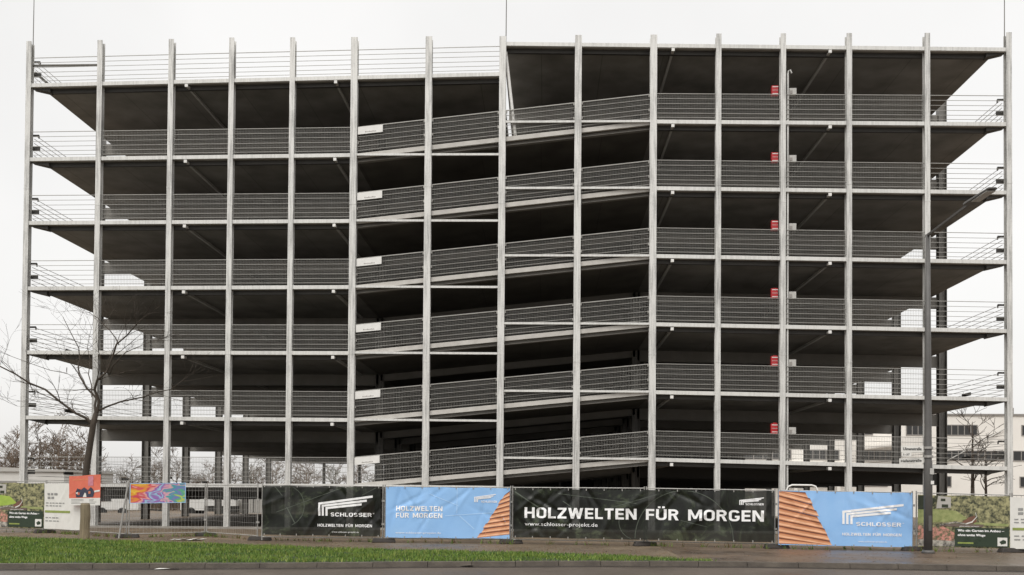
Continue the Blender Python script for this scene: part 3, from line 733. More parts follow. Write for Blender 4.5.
def logo(fl, f, u0, v0, su, sv, m):
    """three nested angled strokes; f maps picture-like coordinates (0..1 both) of the mark"""
    for pts in (((0, 0), (0, .61), (1, 1)), ((.065, 0), (.065, .5), (.89, .79)), ((.135, 0), (.135, .39), (.79, .6))):
        q = [(u0 + a * su, v0 + b * sv) for a, b in pts]; wd = .04 * su
        t = wd / 1.5 * .5; sl = (q[2][1] - q[1][1]) / (q[2][0] - q[1][0]) * wd / 2
        fl.poly([(q[0][0] - wd / 2, q[0][1]), (q[0][0] + wd / 2, q[0][1]), (q[1][0] + wd / 2, q[1][1] - t + sl), (q[1][0] - wd / 2, q[1][1] + t - sl)], m, 2)
        fl.poly([(q[1][0] - wd / 2, q[1][1] + t - sl), (q[1][0] + wd / 2, q[1][1] - t + sl), (q[2][0], q[2][1] - t), (q[2][0], q[2][1] + t)], m, 2)
def arc(fl, cu, cv, r, a0, a1, w_, m, hv, n=40, clip=None):
    pts = [(cu + r * math.cos(lerp(a0, a1, i / n)), cv + r / hv * math.sin(lerp(a0, a1, i / n))) for i in range(n + 1)]
    for a, b in zip(pts[:-1], pts[1:]):
        if min(a[1], b[1]) < .02 or max(a[1], b[1]) > .98: continue
        dx, dy = b[0] - a[0], (b[1] - a[1]) * hv; l = math.hypot(dx, dy); nx, ny = -dy / l * w_ / 2, dx / l * w_ / 2 / hv
        fl.poly([(a[0] - nx, a[1] - ny), (b[0] - nx, b[1] - ny), (b[0] + nx, b[1] + ny), (a[0] + nx, a[1] + ny)], m, 1)
def line(fl, a, b, w_, m, hv, layer=1):
    dx, dy = b[0] - a[0], (b[1] - a[1]) * hv; l = math.hypot(dx, dy); nx, ny = -dy / l * w_ / 2, dx / l * w_ / 2 / hv
    fl.poly([(a[0] - nx, a[1] - ny), (b[0] - nx, b[1] - ny), (b[0] + nx, b[1] + ny), (a[0] + nx, a[1] + ny)], m, layer)
def planks(fl, poly, n, slope, vtop, vbot, left):
    """stacked timber boards cut off along a slanting edge: rows between vbot and vtop; poly(v) gives the cut's u, edge gives the far side"""
    for i in range(n):
        a, b = lerp(vbot, vtop, i / n), lerp(vbot, vtop, (i + .5) / n); c = lerp(vbot, vtop, (i + 1) / n)
        j = random.uniform(-.05, .02)
        for (v0, v1, m) in ((a, lerp(a, c, .12), 1), (lerp(a, c, .12), lerp(a, c, .42), 0), (lerp(a, c, .42), lerp(a, c, .66), 3), (lerp(a, c, .66), lerp(a, c, .82), 1), (lerp(a, c, .82), c, 2)):
            e0, e1 = poly(v0), poly(v1); far = left
            sl_ = slope
            q = [(far, v0 + sl_), (e0 + j, v0), (e1 + j, v1), (far, v1 + sl_)]
            q = [(u, min(.985, max(.015, v))) for u, v in q]
            if abs(q[3][1] - q[0][1]) < 1e-4 and abs(q[2][1] - q[1][1]) < 1e-4: continue
            fl.poly(q, m, 1)

URL = 'www.schlosser-projekt.de'
# first dark banner
A, B = (-8.56, -8.9), (-4.92, -9.09)
e = empty('banner', (-6.7, -9, 0), 'dark green banner with white company logo at its right, left of the blue banner', 'banner', 'printed advertising banners on the fence')
pl, Ln = cloth_place(A, B, .19, .17, 1.70, 1.68, .034, 3)
cloth(e, pl, Ln, M['darkcloth'], seed=1); eyelets(e, pl, Ln)
fu = lambda x: (x - 45) / 920 * Ln
fv = lambda y: (430 - y) / 390
fl = Flat()
logo(fl, None, fu(492), fv(272), fu(905) - fu(492), fv(118) - fv(272), 0)
fl.text('SCHLOSSER®', fu(580), fu(915), fv(276), fv(246) - fv(276), 0, bold=.035)
fl.text('HOLZWELTEN FÜR MORGEN', fu(478), fu(900), fv(357), fv(335) - fv(357), 0, bold=.03)
fl.text(URL, fu(590), fu(798), fv(402), fv(390) - fv(402), 0, bold=.01)
fl.build_lines('lettering', [M['print']], pl, e)
fl = Flat(); hv = 1.5
arc(fl, fu(215), fv(200), .62, -1.15, 1.1, .022, 0, hv); line(fl, (fu(150), fv(250)), (fu(690), fv(44)), .018, 0, hv); line(fl, (fu(235), fv(210)), (fu(300), fv(330)), .03, 0, hv)
line(fl, (fu(820), fv(110)), (fu(930), fv(50)), .016, 0, hv); line(fl, (fu(570), fv(415)), (fu(650), fv(340)), .015, 0, hv); line(fl, (fu(140), fv(48)), (fu(200), fv(120)), .02, 0, hv)
fl.build('print_lines', [M['faintprint']], pl, e)
# blue banner with timber on the right
A, B = (-4.76, -9.11), (-1.04, -9.2)
e = empty('banner', (-2.9, -9.1, 0), 'light blue banner with white two line slogan and orange timber at its right end', 'banner', 'printed advertising banners on the fence')
pl, Ln = cloth_place(A, B, .15, .15, 1.69, 1.67, .03, 11)
cloth(e, pl, Ln, M['bluecloth'], seed=2); eyelets(e, pl, Ln)
fu = lambda x: (x - 50) / 935 * Ln
fv = lambda y: (445 - y) / 400
fl = Flat()
fl.text('HOLZWELTEN', fu(128), fu(480), fv(234), fv(196) - fv(234), 0, bold=.03)
fl.text('FÜR MORGEN', fu(128), fu(480), fv(288), fv(250) - fv(288), 0, bold=.03)
fl.text(URL, fu(125), fu(470), fv(411), fv(396) - fv(411), 0, bold=.01)
logo(fl, None, fu(722), fv(160), fu(880) - fu(722), fv(98) - fv(160), 0)
fl.text('SCHLOSSER', fu(770), fu(890), fv(163), fv(147) - fv(163), 0, bold=.035)
fl.build_lines('lettering', [M['print']], pl, e)
fl = Flat(); cut = lambda v: lerp(fu(745), fu(955), min(1, v / .9))
planks(fl, cut, 9, .0 + .075, .86, .015, fu(984))
fl.build('timber_print', [M['wood1'], M['wood2'], M['wood3'], M['wood4']], pl, e)
fl = Flat(); hv = 1.52
line(fl, (fu(380), fv(100)), (fu(600), fv(190)), .02, 0, hv); line(fl, (fu(590), fv(50)), (fu(588), fv(250)), .02, 0, hv); line(fl, (fu(500), fv(270)), (fu(850), fv(242)), .022, 0, hv); line(fl, (fu(610), fv(270)), (fu(720), fv(370)), .025, 0, hv)
fl.build('print_lines', [M['paleblue']], pl, e)
# long dark banner
A, B = (-.92, -9.24), (6.46, -10.38)
e = empty('banner', (2.8, -9.8, 0), 'long dark banner with one big white slogan across two fence panels', 'banner', 'printed advertising banners on the fence')
pl, Ln = cloth_place(A, B, .2, .17, 1.66, 1.63, .04, 21)
cloth(e, pl, Ln, M['darkcloth'], seed=3); eyelets(e, pl, Ln)
fu = lambda x: (x - 513.5) / 261 * Ln
fv = lambda y: (543.5 - y) / 54.5
fl = Flat()
fl.text('HOLZWELTEN FÜR MORGEN', fu(525.3), fu(764.5), .40, .215, 0, bold=.028)
fl.text(URL, fu(525.5), fu(601), .245, .075, 0, bold=.012)
logo(fl, None, fu(741.5), .72, fu(764.5) - fu(741.5), .14, 0)
fl.text('SCHLOSSER', fu(747), fu(764.5), .715, .04, 0, bold=.035)
fl.build_lines('lettering', [M['print']], pl, e)
fl = Flat(); hv = 1.45
arc(fl, fu(687), .03, 1.38, 0, 3.14, .022, 0, hv); arc(fl, fu(640), .35, .5, 2.6, 4.4, .02, 0, hv)
line(fl, (fu(515), .93), (fu(545), .55), .03, 0, hv); line(fl, (fu(560), .9), (fu(640), .72), .02, 0, hv); line(fl, (fu(610), .6), (fu(660), .9), .02, 0, hv); line(fl, (fu(565), .75), (fu(592), .4), .02, 0, hv); line(fl, (fu(684), .4), (fu(710), .28), .018, 0, hv)
fl.build('print_lines', [M['faintprint']], pl, e)
# blue banner with timber on the left
A, B = (6.58, -10.37), (10.06, -10.93)
e = empty('banner', (8.3, -10.6, 0), 'light blue banner with orange timber at its left end and white logo', 'banner', 'printed advertising banners on the fence')
pl, Ln = cloth_place(A, B, .1, .1, 1.65, 1.6, .024, 31)
cloth(e, pl, Ln, M['bluecloth'], seed=4); eyelets(e, pl, Ln)
fu = lambda x: (x + 20) / 865 * Ln
fv = lambda y: (492 - y) / 362
fl = Flat()
logo(fl, None, fu(405), fv(345), fu(788) - fu(405), fv(213) - fv(345), 0)
fl.text('SCHLOSSER®', fu(487), fu(792), fv(356), fv(330) - fv(356), 0, bold=.035)
fl.text('HOLZWELTEN FÜR MORGEN', fu(398), fu(776), fv(420), fv(402) - fv(420), 0, bold=.03)
fl.text(URL, fu(500), fu(685), fv(463), fv(452) - fv(463), 0, bold=.01)
fl.build_lines('lettering', [M['print']], pl, e)
fl = Flat(); cut = lambda v: lerp(fu(335), fu(165), min(1, v / .98))
planks(fl, cut, 10, .15, .97, -.12, fu(-18))
fl.build('timber_print', [M['wood1'], M['wood2'], M['wood3'], M['wood4']], pl, e)

# garden posters (one design hung twice)
G = dict(leaf=mat('print_shrubs', (.37, .35, .18), (.03, .035, .018), 9, .6, detail=9, contrast=.22), lawn=mat('print_lawn', (.38, .40, .17), (.16, .2, .06), 7, .6), lawn2=mat('print_bright_lawn', (.38, .5, .08), (.24, .36, .05), 5, .6),
         house=mat('print_house', (.48, .46, .42), None, 3, .6), heath=mat('print_heather', (.62, .27, .22), (.12, .12, .06), 12, .6, detail=9, contrast=.2), stone=mat('print_stones', (.45, .42, .36), (.06, .055, .05), 9, .6, contrast=.2),
         brown=mat('print_brown', (.22, .10, .06), (.12, .06, .04), 4, .6), deck=mat('print_deck', (.2, .15, .12), (.1, .075, .06), 4, .6), green=mat('print_dark_green', (.022, .04, .02), (.018, .033, .017), 4, .5), dk=mat('print_conifer', (.035, .045, .02), (.015, .02, .01), 6, .6),
         olive=mat('print_olive_bar', (.28, .34, .08), None, 4, .5), grey=mat('print_grey', (.3, .3, .29), None, 4, .5))
GM = [G['leaf'], G['lawn'], G['house'], G['heath'], G['stone'], G['brown'], G['deck'], G['green'], M['print'], G['dk'], G['olive'], G['grey'], M['sign'], G['lawn2']]
def garden_poster(A, B, z0, z1, C, zc0, zc1, label, bright, seed):
    e = empty('garden_poster', ((A[0] + B[0]) / 2, (A[1] + B[1]) / 2, 0), label, 'poster', 'garden posters on the site fence')
    pl, Ln = cloth_place(A, B, z0, z0 - .02, z1, z1 - .02, .008, seed, .045)
    cloth(e, pl, Ln, G['leaf'], 'picture')
    f = Flat(); U = lambda t: t * Ln
    f.poly([(U(0), .45), (U(.38), .5), (U(.55), .55), (U(.42), .70), (U(.2), .73), (U(0), .72)], 13 if bright else 1, 1)
    f.poly([(U(0), .98), (U(0), .72), (U(.13), .72), (U(.2), .9), (U(.12), .985)], 9, 2)
    f.poly([(U(.2), .74), (U(.36), .76), (U(.36), .96), (U(.22), .98)], 2, 3); f.rect(U(.25), U(.30), .88, .93, 9, 4); f.rect(U(.26), U(.33), .76, .82, 9, 4)
    f.poly([(U(0), .02), (U(.41), .02), (U(.41), .16), (U(0), .18)], 4, 2)
    f.poly([(U(0), .15), (U(.39), .13), (U(.40), .28), (U(.28), .4), (U(.1), .38), (U(0), .42)], 3, 3)
    f.poly([(U(.22), .405), (U(.7), .40), (U(.72), .45), (U(.3), .46)], 6, 4)
    f.poly([(U(.46), .46), (U(.55), .58), (U(.62), .62), (U(.64), .50), (U(.58), .46)], 5, 5)
    pts = [(.24, .43), (.40, .485), (.52, .455), (.59, .5), (.635, .60), (.62, .67)]
    for a, b in zip(pts[:-1], pts[1:]): f.poly([(U(a[0]), a[1] - .013), (U(b[0]) + .01, b[1] - .013), (U(b[0]) + .02, b[1] + .013), (U(a[0]), a[1] + .013)], 4 if a[0] < .5 else 12, 6)
    f.poly([(U(.6), .44), (U(.98), .42), (U(.98), .47), (U(.62), .49)], 1, 3)
    f.build('print', GM, pl, e, lift=.004, maxedge=.12)
    f = Flat()
    f.rect(U(.40), U(.985), .03, .385, 7, 8)
    f.text('Wo ein Garten im Anbau –', U(.43), U(.93), .31, .045, 8, 9, bold=.035)
    f.text('ohne weite Wege', U(.43), U(.73), .225, .045, 8, 9, bold=.035)
    f.text('gärten planen und bauen', U(.45), U(.66), .40, .024, 8, 9, bold=.01)
    f.rect(U(.43), U(.60), .08, .11, 10, 9); f.rect(U(.86), U(.965), .05, .21, 12, 9); f.poly([(U(.88), .13), (U(.92), .17), (U(.95), .15), (U(.95), .10), (U(.9), .08)], 7, 10)
    f.build('caption_box', GM, pl, e, lift=.004, maxedge=.12)
    p2, L2 = cloth_place(B, C, zc0, zc0, zc1, zc1, .01, seed + 5, .05)
    cl = cloth(e, p2, L2, M['sign'], 'notice')
    f = Flat()
    f.rect(.06, min(L2 - .1, 1.6), .36, .41, 10, 2)
    for q, (v, n_) in enumerate(((.74, 3), (.66, 2), (.56, 6), (.50, 5), (.24, 4), (.17, 4))):
        u = .2 if q < 2 else .1
        for j in range(n_):
            wd = random.uniform(.1, .2); f.rect(u, u + wd, v, v + (.05 if q < 2 else .022), 11, 2); u += wd + .06
            if u > L2 - .3: break
    f.build('notice_print', GM, p2, cl, lift=.004, maxedge=.12)
garden_poster((-19.95, -4.55), (-17.5, -5.03), .17, 1.77, (-15.5, -6.22), .15, 1.74, 'garden photo poster with bright green lawn, at the left end of the fence', True, 41)
garden_poster((10.22, -10.9), (12.55, -11.19), .12, 1.55, (16.0, -11.68), .1, 1.5, 'garden photo poster with pink heather, right behind the lamp post', False, 55)

# red poster
A, B = (-15.98, -6.1), (-14.45, -7.0)
e = empty('red_poster', (-15, -6.7, 0), 'red poster with dark motif and white lower strip above the wooden post', 'poster')
pl, Ln = cloth_place(A, B, 1.0, 1.02, 1.98, 2.04, .008, 61, .12)
RM = [mat('poster_red', (.70, .17, .10), (.6, .12, .07), 2, .5), M['navy'], M['sign'], G['grey'], mat('poster_orange', (.75, .22, .1), None, 3, .5), mat('poster_pink', (.6, .22, .28), None, 3, .5)]
cloth(e, pl, Ln, RM[0], 'sheet')
f = Flat(); U = lambda t: t * Ln
f.rect(U(.0), U(1), .0, .24, 2, 1); f.rect(U(.12), U(.72), .84, .88, 4, 1)
f.poly([(U(.24), .27), (U(.78), .27), (U(.82), .42), (U(.78), .52), (U(.7), .60), (U(.62), .50), (U(.5), .6), (U(.4), .52), (U(.28), .57), (U(.22), .42)], 1, 2)
f.poly([(U(.46), .27), (U(.58), .27), (U(.56), .4), (U(.52), .42)], 2, 3); f.poly([(U(.22), .42), (U(.3), .45), (U(.29), .36)], 2, 3); f.rect(U(.3), U(.36), .35, .43, 0, 3); f.rect(U(.64), U(.7), .38, .46, 4, 3)
f.rect(U(.62), U(.78), .64, .95, 5, 2); f.poly([(U(.82), .42), (U(.99), .45), (U(.99), .5), (U(.82), .48)], 2, 3)
for q in range(4):
    for (u0, u1) in ((.08, .5), (.66, .92)): f.rect(U(u0), U(u1 - random.uniform(0, .15)), .19 - q * .045, .205 - q * .045, 3, 2)
f.build('print', RM, pl, e, lift=.004)
# rainbow poster
A, B = (-13.22, -7.82), (-11.9, -6.62)
e = empty('colourful_poster', (-12.5, -7.2, 0), 'rainbow coloured poster of swirling paint shapes on a bare fence panel', 'poster')
m, ntt, bs = new_mat('poster_rainbow'); N, L = ntt.nodes, ntt.links
tc = N.new('ShaderNodeTexCoord'); mp = N.new('ShaderNodeMapping'); mp.inputs['Scale'].default_value = (1, 1, 3.2); L.new(tc.outputs['Object'], mp.inputs[0])
sx = N.new('ShaderNodeSeparateXYZ'); L.new(tc.outputs['Object'], sx.inputs[0])
n1 = N.new('ShaderNodeTexNoise'); n1.inputs['Scale'].default_value = 1.8; n1.inputs['Detail'].default_value = 1.2; n1.inputs['Distortion'].default_value = .7; L.new(mp.outputs[0], n1.inputs['Vector'])
a1 = N.new('ShaderNodeMath'); a1.operation = 'MULTIPLY_ADD'; L.new(sx.outputs['X'], a1.inputs[0]); a1.inputs[1].default_value = .75; L.new(n1.outputs['Fac'], a1.inputs[2])
a2 = N.new('ShaderNodeMath'); a2.operation = 'MULTIPLY_ADD'; L.new(sx.outputs['Z'], a2.inputs[0]); a2.inputs[1].default_value = -.35; L.new(a1.outputs[0], a2.inputs[2])
rp = N.new('ShaderNodeValToRGB'); rp.color_ramp.interpolation = 'EASE'
for p_, c_ in ((0.0, (.85, .5, .04)), (.05, (.85, .28, .03)), (.11, (.85, .55, .06)), (.17, (.8, .3, .05)), (.22, (.65, .07, .12)), (.26, (.8, .4, .35)), (.30, (.3, .1, .4)), (.34, (.35, .6, .75)), (.38, (.3, .15, .45)), (.42, (.75, .4, .45)), (.46, (.06, .36, .38)), (.51, (.2, .2, .5)), (.55, (.1, .42, .25)), (.6, (.55, .6, .12)), (.66, (.1, .42, .42))):
    el_ = rp.color_ramp.elements.new(p_); el_.color = (*c_, 1)
rp.color_ramp.elements.remove(rp.color_ramp.elements[-1])
mrr = N.new('ShaderNodeMapRange'); mrr.inputs[1].default_value = -.72; mrr.inputs[2].default_value = .62; mrr.inputs[3].default_value = 0; mrr.inputs[4].default_value = .66; L.new(a2.outputs[0], mrr.inputs[0])
L.new(mrr.outputs[0], rp.inputs[0]); L.new(rp.outputs[0], bs.inputs['Base Color']); bs.inputs['Roughness'].default_value = .45
pl, Ln = cloth_place(A, B, 1.1, 1.12, 1.74, 1.78, .006, 71, .06)
cloth(e, pl, Ln, m, 'sheet')
f = Flat(); 
f.rect(0, Ln, .97, 1, 0, 1); f.rect(0, Ln, 0, .03, 0, 1); f.rect(0, .025, .03, .97, 0, 1); f.rect(Ln - .025, Ln, .03, .97, 0, 1)
f.build('border', [M['paleblue']], pl, e, lift=.004)
# slanting support pole of that poster
b = MB(); b.tube([(-13.42, -8.05, 0), (-13.2, -7.92, 1.8)], .03, 8); tag(b.build('support_pole', M['fence']), 'thin grey pole leaning beside the rainbow poster', 'pole')
# wooden post
e = empty('wooden_post', (-14.28, -8.5, 0), 'short round weathered wooden post at the edge of the grass', 'bollard')
b = MB(); b.tube([(-14.28, -8.5, 0), (-14.29, -8.5, .3), (-14.27, -8.5, .7), (-14.28, -8.5, 1.05), (-14.28, -8.5, 1.1)], [.15, .142, .146, .14, .12], 14); b.build('shaft', M['post_wood'], e, smooth=False)
b = MB(); b.tube([(-14.28, -8.5, 1.101), (-14.28, -8.5, 1.115)], [.12, .1], 14); b.build('cap', M['palebark'], e)
# litter
b = MB()
for i in range(7):
    x0 = -11.35 + i * .13; b.face([(x0, -9.1 + .06 * math.sin(i), .02 + .02 * random.random()), (x0 + .135, -9.1 + .06 * math.sin(i + 1), .03 + .03 * random.random()), (x0 + .135, -8.75 + .05 * i, .03 + .04 * random.random()), (x0, -8.75 + .05 * (i - 1), .02 + .03 * random.random())])
tag(b.build('plastic_sheet', M['litter'], fix=False), 'crumpled white plastic sheet lying on the pavement near the open fence', 'litter')
b = MB(); b.face([(-1.85, -16.6, -.075), (-1.6, -16.75, -.04), (-1.5, -16.5, -.07), (-1.75, -16.4, -.03)]); b.face([(-1.75, -16.4, -.03), (-1.5, -16.5, -.07), (-1.55, -16.35, -.075)])
tag(b.build('paper_scrap', M['litter'], fix=False), 'pale scrap of paper lying on the road below the blue banner', 'litter')
b = MB(); b.face([(-7.85, -18.15, -.072), (-7.4, -18.1, -.05), (-7.35, -18.0, -.07), (-7.8, -18.0, -.06)])
tag(b.build('paper_scrap', M['litter'], fix=False), 'white scrap lying in the gutter below the grass at the left', 'litter')

# ------------------------------------------------------------------ street lamp
lx, ly = 10.07, -11.95
e = empty('street_lamp', (lx, ly, 0), 'tall dark grey street lamp with arm over the road, at the right', 'street lamp')
b = MB(); b.tube([(lx, ly, 0), (lx, ly, 2.4), (lx, ly, 2.45), (lx, ly, 5), (lx, ly, 8.42)], [.108, .105, .093, .08, .055], 16); b.tube([(lx, ly, 0), (lx, ly, .09)], [.17, .14], 16); b.build('pole', M['lamp'], e, smooth=True)
b = MB(); b.bar((lx - .0, ly + .1, 8.4), (lx - .1, ly - 2.7, 8.42), .055, .06); b.build('arm', M['lamp'], e)
b = MB(); ax, ay = lx - .1, ly - 2.6
b.hexa([(ax - .1, ay - 1.05, 8.39), (ax + .12, ay - 1.05, 8.39), (ax + .15, ay + .1, 8.38), (ax - .15, ay + .1, 8.38), (ax - .09, ay - 1.05, 8.44), (ax + .09, ay - 1.05, 8.44), (ax + .12, ay + .1, 8.46), (ax - .12, ay + .1, 8.46)])
h = b.build('luminaire', M['lamp'], e); bev = h.modifiers.new('b', 'BEVEL'); bev.width = .02; bev.segments = 2
b = MB(); b.box(ax - .1, ax + .1, ay - .98, ay - .25, 8.36, 8.378); b.build('lens', M['lampglass'], h)
b = MB(); b.box(lx - .04, lx + .04, ly - .125, ly - .112, .6, 1.0); b.build('hatch', M['lamp'], e)
b = MB(); b.box(lx + .0, lx + .1, ly - .125, ly - .108, 2.08, 2.24); b.build('sticker', M['box'], e)
b = MB(); b.box(lx + .02, lx + .1, ly - .13, ly - .113, 1.82, 1.91); b.build('sticker', M['white'], e)
b = MB(); 
for z in (2.78, 2.55): b.tube([(lx, ly, z - .03), (lx, ly, z + .03)], .125, 14)
b.build('band', M['fence'], e)
def street_sign(label, ang, z, ln, h, txt, small=None):
    e = empty('street_sign', (lx, ly, z), label, 'street sign', 'street signs on the lamp post')
    c, s = math.cos(ang), math.sin(ang)
    P = lambda u, v, n: V((lx - .13 - (ln - u) * c, ly - .03 - (ln - u) * s, z + v)) + V((-s, -c if False else -c, 0)) * 0 + V((s, -c, 0)) * n
    b = MB(); b.hexa([P(0, 0, 0), P(ln, 0, 0), P(ln, 0, -.012), P(0, 0, -.012), P(0, h, 0), P(ln, h, 0), P(ln, h, -.012), P(0, h, -.012)]); b.build('plate', M['sign'], e)
    f = Flat(1.0); f.text(txt, .05, ln - .05, h * .3, h * .45, 0, 1, bold=.02)
    f.build('lettering', [M['black']], lambda u, v, n: P(u, v, n), e, lift=.004)
    b = MB(); b.box(lx - .14, lx - .09, ly - .02, ly + .02, z + .02, z + h - .02); b.build('holder', M['fence'], e)
    if small:
        b = MB(); b.hexa([P(.02, -.115, 0), P(.27, -.115, 0), P(.27, -.115, -.012), P(.02, -.115, -.012), P(.02, -.004, 0), P(.27, -.004, 0), P(.27, -.004, -.012), P(.02, -.004, -.012)]); b.build('number_plate', M['sign'], e)
        f = Flat(1.0); f.text(small, .06, .22, -.085, .05, 0, 1, bold=.02); f.build('number_lettering', [M['black']], lambda u, v, n: P(u, v, n), e, lift=.004)
street_sign('white street name sign facing the road with small number plate below', 0, 2.66, .58, .17, 'Ulmenstraße', '1–37')
street_sign('white street name sign turned sideways below the upper one', -.95, 2.37, .7, .15, 'Hafenstraße')

# ------------------------------------------------------------------ trees
def twigs(b, p, d, r, l, depth, rs, spread=.55, n=5, minr=.004, m=0, droop=.0):
    q = [p]; rr = [r]; seg = 3
    dd = V(d)
    for i in range(seg):
        dd = (dd + V((rs.gauss(0, .14), rs.gauss(0, .14), rs.gauss(0, .1) - droop))).normalized(); q.append(q[-1] + dd * (l / seg)); rr.append(lerp(r, r * .55, (i + 1) / seg))
    b.tube(q, [max(minr, x) for x in rr], n, m, cap=False)
    if depth <= 0: return
    for i in range(rs.choice((2, 3, 3))):
        t = rs.uniform(.35, 1); k = min(seg - 1, int(t * seg)); pp = q[k].lerp(q[k + 1], t * seg - k)
        nd = (dd + V((rs.gauss(0, spread), rs.gauss(0, spread), rs.gauss(.12, spread * .6)))).normalized()
        twigs(b, pp, nd, rr[k] * rs.uniform(.5, .7), l * rs.uniform(.55, .8), depth - 1, rs, spread, max(3, n - 1), minr, m, droop)
# bare tree at the left, between fence and garage
rs = random.Random(5)
e = empty('bare_tree', (-17.1, -3, 0), 'leafless dark tree in front of the left corner of the garage', 'tree')
b = MB(); Y0 = -3.0
b.tube([(-17.2, Y0, 0), (-17.16, Y0, 1.1), (-17.13, Y0, 2.2), (-16.98, Y0, 3.3), (-16.88, Y0, 4.0), (-16.78, Y0, 4.4)], [.16, .13, .118, .11, .11, .085], 12)
b.build('trunk', M['bark'], e, smooth=True)
b = MB()
LIMBS = [([(-16.9, 3.95), (-17.39, 4.36), (-18.47, 5.22), (-19.36, 5.74), (-20.48, 6.3), (-21.6, 6.7)], .07, -.5), ([(-16.78, 4.3), (-16.93, 5.0), (-17.68, 5.9), (-17.92, 6.16), (-17.97, 6.98), (-18.79, 8.26)], .065, .5),
         ([(-16.75, 4.4), (-16.8, 5.26), (-16.27, 5.9), (-15.95, 6.95), (-15.16, 7.62), (-14.6, 8.0)], .075, -.2), ([(-15.95, 6.95), (-16.41, 7.55), (-17.0, 8.05), (-17.65, 8.38)], .03, .4), ([(-16.27, 5.9), (-15.82, 6.35), (-15.15, 6.72), (-14.3, 6.95)], .035, -.6),
         ([(-16.78, 4.45), (-15.99, 4.85), (-15.12, 5.04), (-14.18, 5.34), (-13.5, 5.7)], .05, .3), ([(-17.92, 6.1), (-17.8, 5.86), (-18.99, 6.16), (-20.49, 6.72), (-21.8, 7.3)], .02, -.3), ([(-17.0, 4.1), (-17.58, 4.47), (-18.8, 4.7), (-20.45, 4.75)], .022, .7), ([(-16.95, 5.0), (-17.3, 5.9), (-17.6, 7.0), (-17.7, 7.8)], .03, .8), ([(-16.3, 5.8), (-16.5, 6.6), (-16.45, 7.4)], .025, -.7)]
for pts, r, dy in LIMBS:
    n_ = len(pts); P3 = [V((x, Y0 + dy * i / 2 + rs.gauss(0, .06), z)) for i, (x, z) in enumerate(pts)]; P3[0].y = Y0
    rr = [.78 * lerp(r, r * .2, i / (n_ - 1)) for i in range(n_)]
    Q = []; RQ = []
    for i in range(n_ - 1):
        for t in (0, .5): Q.append(P3[i].lerp(P3[i + 1], t) + (V((rs.gauss(0, .04), rs.gauss(0, .05), rs.gauss(0, .04))) if t else V((0, 0, 0)))); RQ.append(lerp(rr[i], rr[i + 1], t))
    Q.append(P3[-1]); RQ.append(rr[-1])
    b.tube(Q, RQ, 7, cap=False)
    for i in range(2, len(Q)):
        for _ in range(rs.choice((1, 1, 2))):
            d = (Q[i] - Q[i - 1]).normalized() + V((rs.gauss(0, .6), rs.gauss(0, .6), rs.gauss(.15, .45)))
            twigs(b, Q[i], d.normalized(), max(.006, RQ[i] * .42), rs.uniform(.5, 1.2), 2, rs, .5, 4, .0032)
b.build('crown', M['bark'], e, smooth=True)

def bare_tree(name, loc, h, label, group, seed, m, depth=4, minr=.012, r0=None, lean=0, first=.28):
    rs = random.Random(seed); e = empty(name, loc, label, 'tree', group); x, y, z = loc; r0 = r0 or h * .018
    b = MB(); q = [V((x, y, z)), V((x + lean * .3, y, z + h * first)), V((x + lean * .6, y, z + h * .6)), V((x + lean, y, z + h * .93))]
    rr = [r0, r0 * .85, r0 * .5, r0 * .12]; b.tube(q, rr, 7); b.build('trunk', m, e, smooth=True)
    b = MB()
    for i in range(11):
        t = lerp(first, .93, (i + rs.random()) / 11); k = 1 if t < .6 else 2; u = (t - first) / (.6 - first) if k == 1 else (t - .6) / .33
        p = q[k].lerp(q[k + 1], u); a = rs.uniform(0, 6.28); d = V((math.cos(a), math.sin(a), rs.uniform(.4, 1.1))).normalized()
        twigs(b, p, d, lerp(rr[k], rr[k + 1], u) * .55, h * rs.uniform(.2, .32) * (1.15 - t * .5), depth - 1, rs, .5, 4, minr)
    b.build('crown', m, e)
    return e
bare_tree('bare_tree', (38.25, 46, 0), 9.6, 'leafless tree in front of the cream building, the taller left one of two', None, 12, M['bark'], 3, .02, .2)
bare_tree('bare_tree', (39.9, 47, 0), 7.5, 'leafless tree in front of the cream building, the smaller right one of two', None, 14, M['bark'], 3, .02, .15)
# far wood behind the left half
protos = [bare_tree('winter_tree', (-300 - 20 * i, 200, 0), h, 'bare brown winter tree in the wood behind the garage', 'bare trees of the far wood', 30 + i, M['farbark'] if i != 2 else M['farbark2'], 4, .02, .16) for i, h in enumerate((8.5, 7.2, 6.2, 7.8))]
rs = random.Random(77); ii = 0; used = set()
for row, (y, x0, x1, n) in enumerate(((70, -78, -20, 26), (80, -86, -16, 28), (90, -94, -12, 26))):
    for j in range(n):
        x = lerp(x0, x1, (j + rs.uniform(.1, .9)) / n); px = x / (y + 36)
        q = rs.randrange(4); sc = rs.uniform(.8, 1.15) * (1.12 if px < -.5 else .72) * (y / 75) ** .5
        if q not in used: o = protos[q]; used.add(q); o.location = (x, y + rs.uniform(-3, 3), 0)
        else: o = copy_tree(protos[q], None, (x, y + rs.uniform(-3, 3), 0))
        o.rotation_euler.z = rs.uniform(0, 6.28); o.scale = (sc, sc, sc * rs.uniform(.9, 1.1))
for q in range(4):
    if q not in used: protos[q].location = (-60 + q * 5, 95, 0)
b = MB()
for i in range(5200):
    x = rs.uniform(-85, -14); y = rs.uniform(62, 92); a = rs.uniform(0, 6.28); h = rs.uniform(.8, 2.4); dx, dy = rs.gauss(0, .35), rs.gauss(0, .35)
    b.bar((x, y, -.7), (x + dx, y + dy, h), .045, .045); b.bar((x + dx * .5, y + dy * .5, h * .5), (x + dx * .5 + rs.gauss(0, .4), y, h * .95), .03, .03)
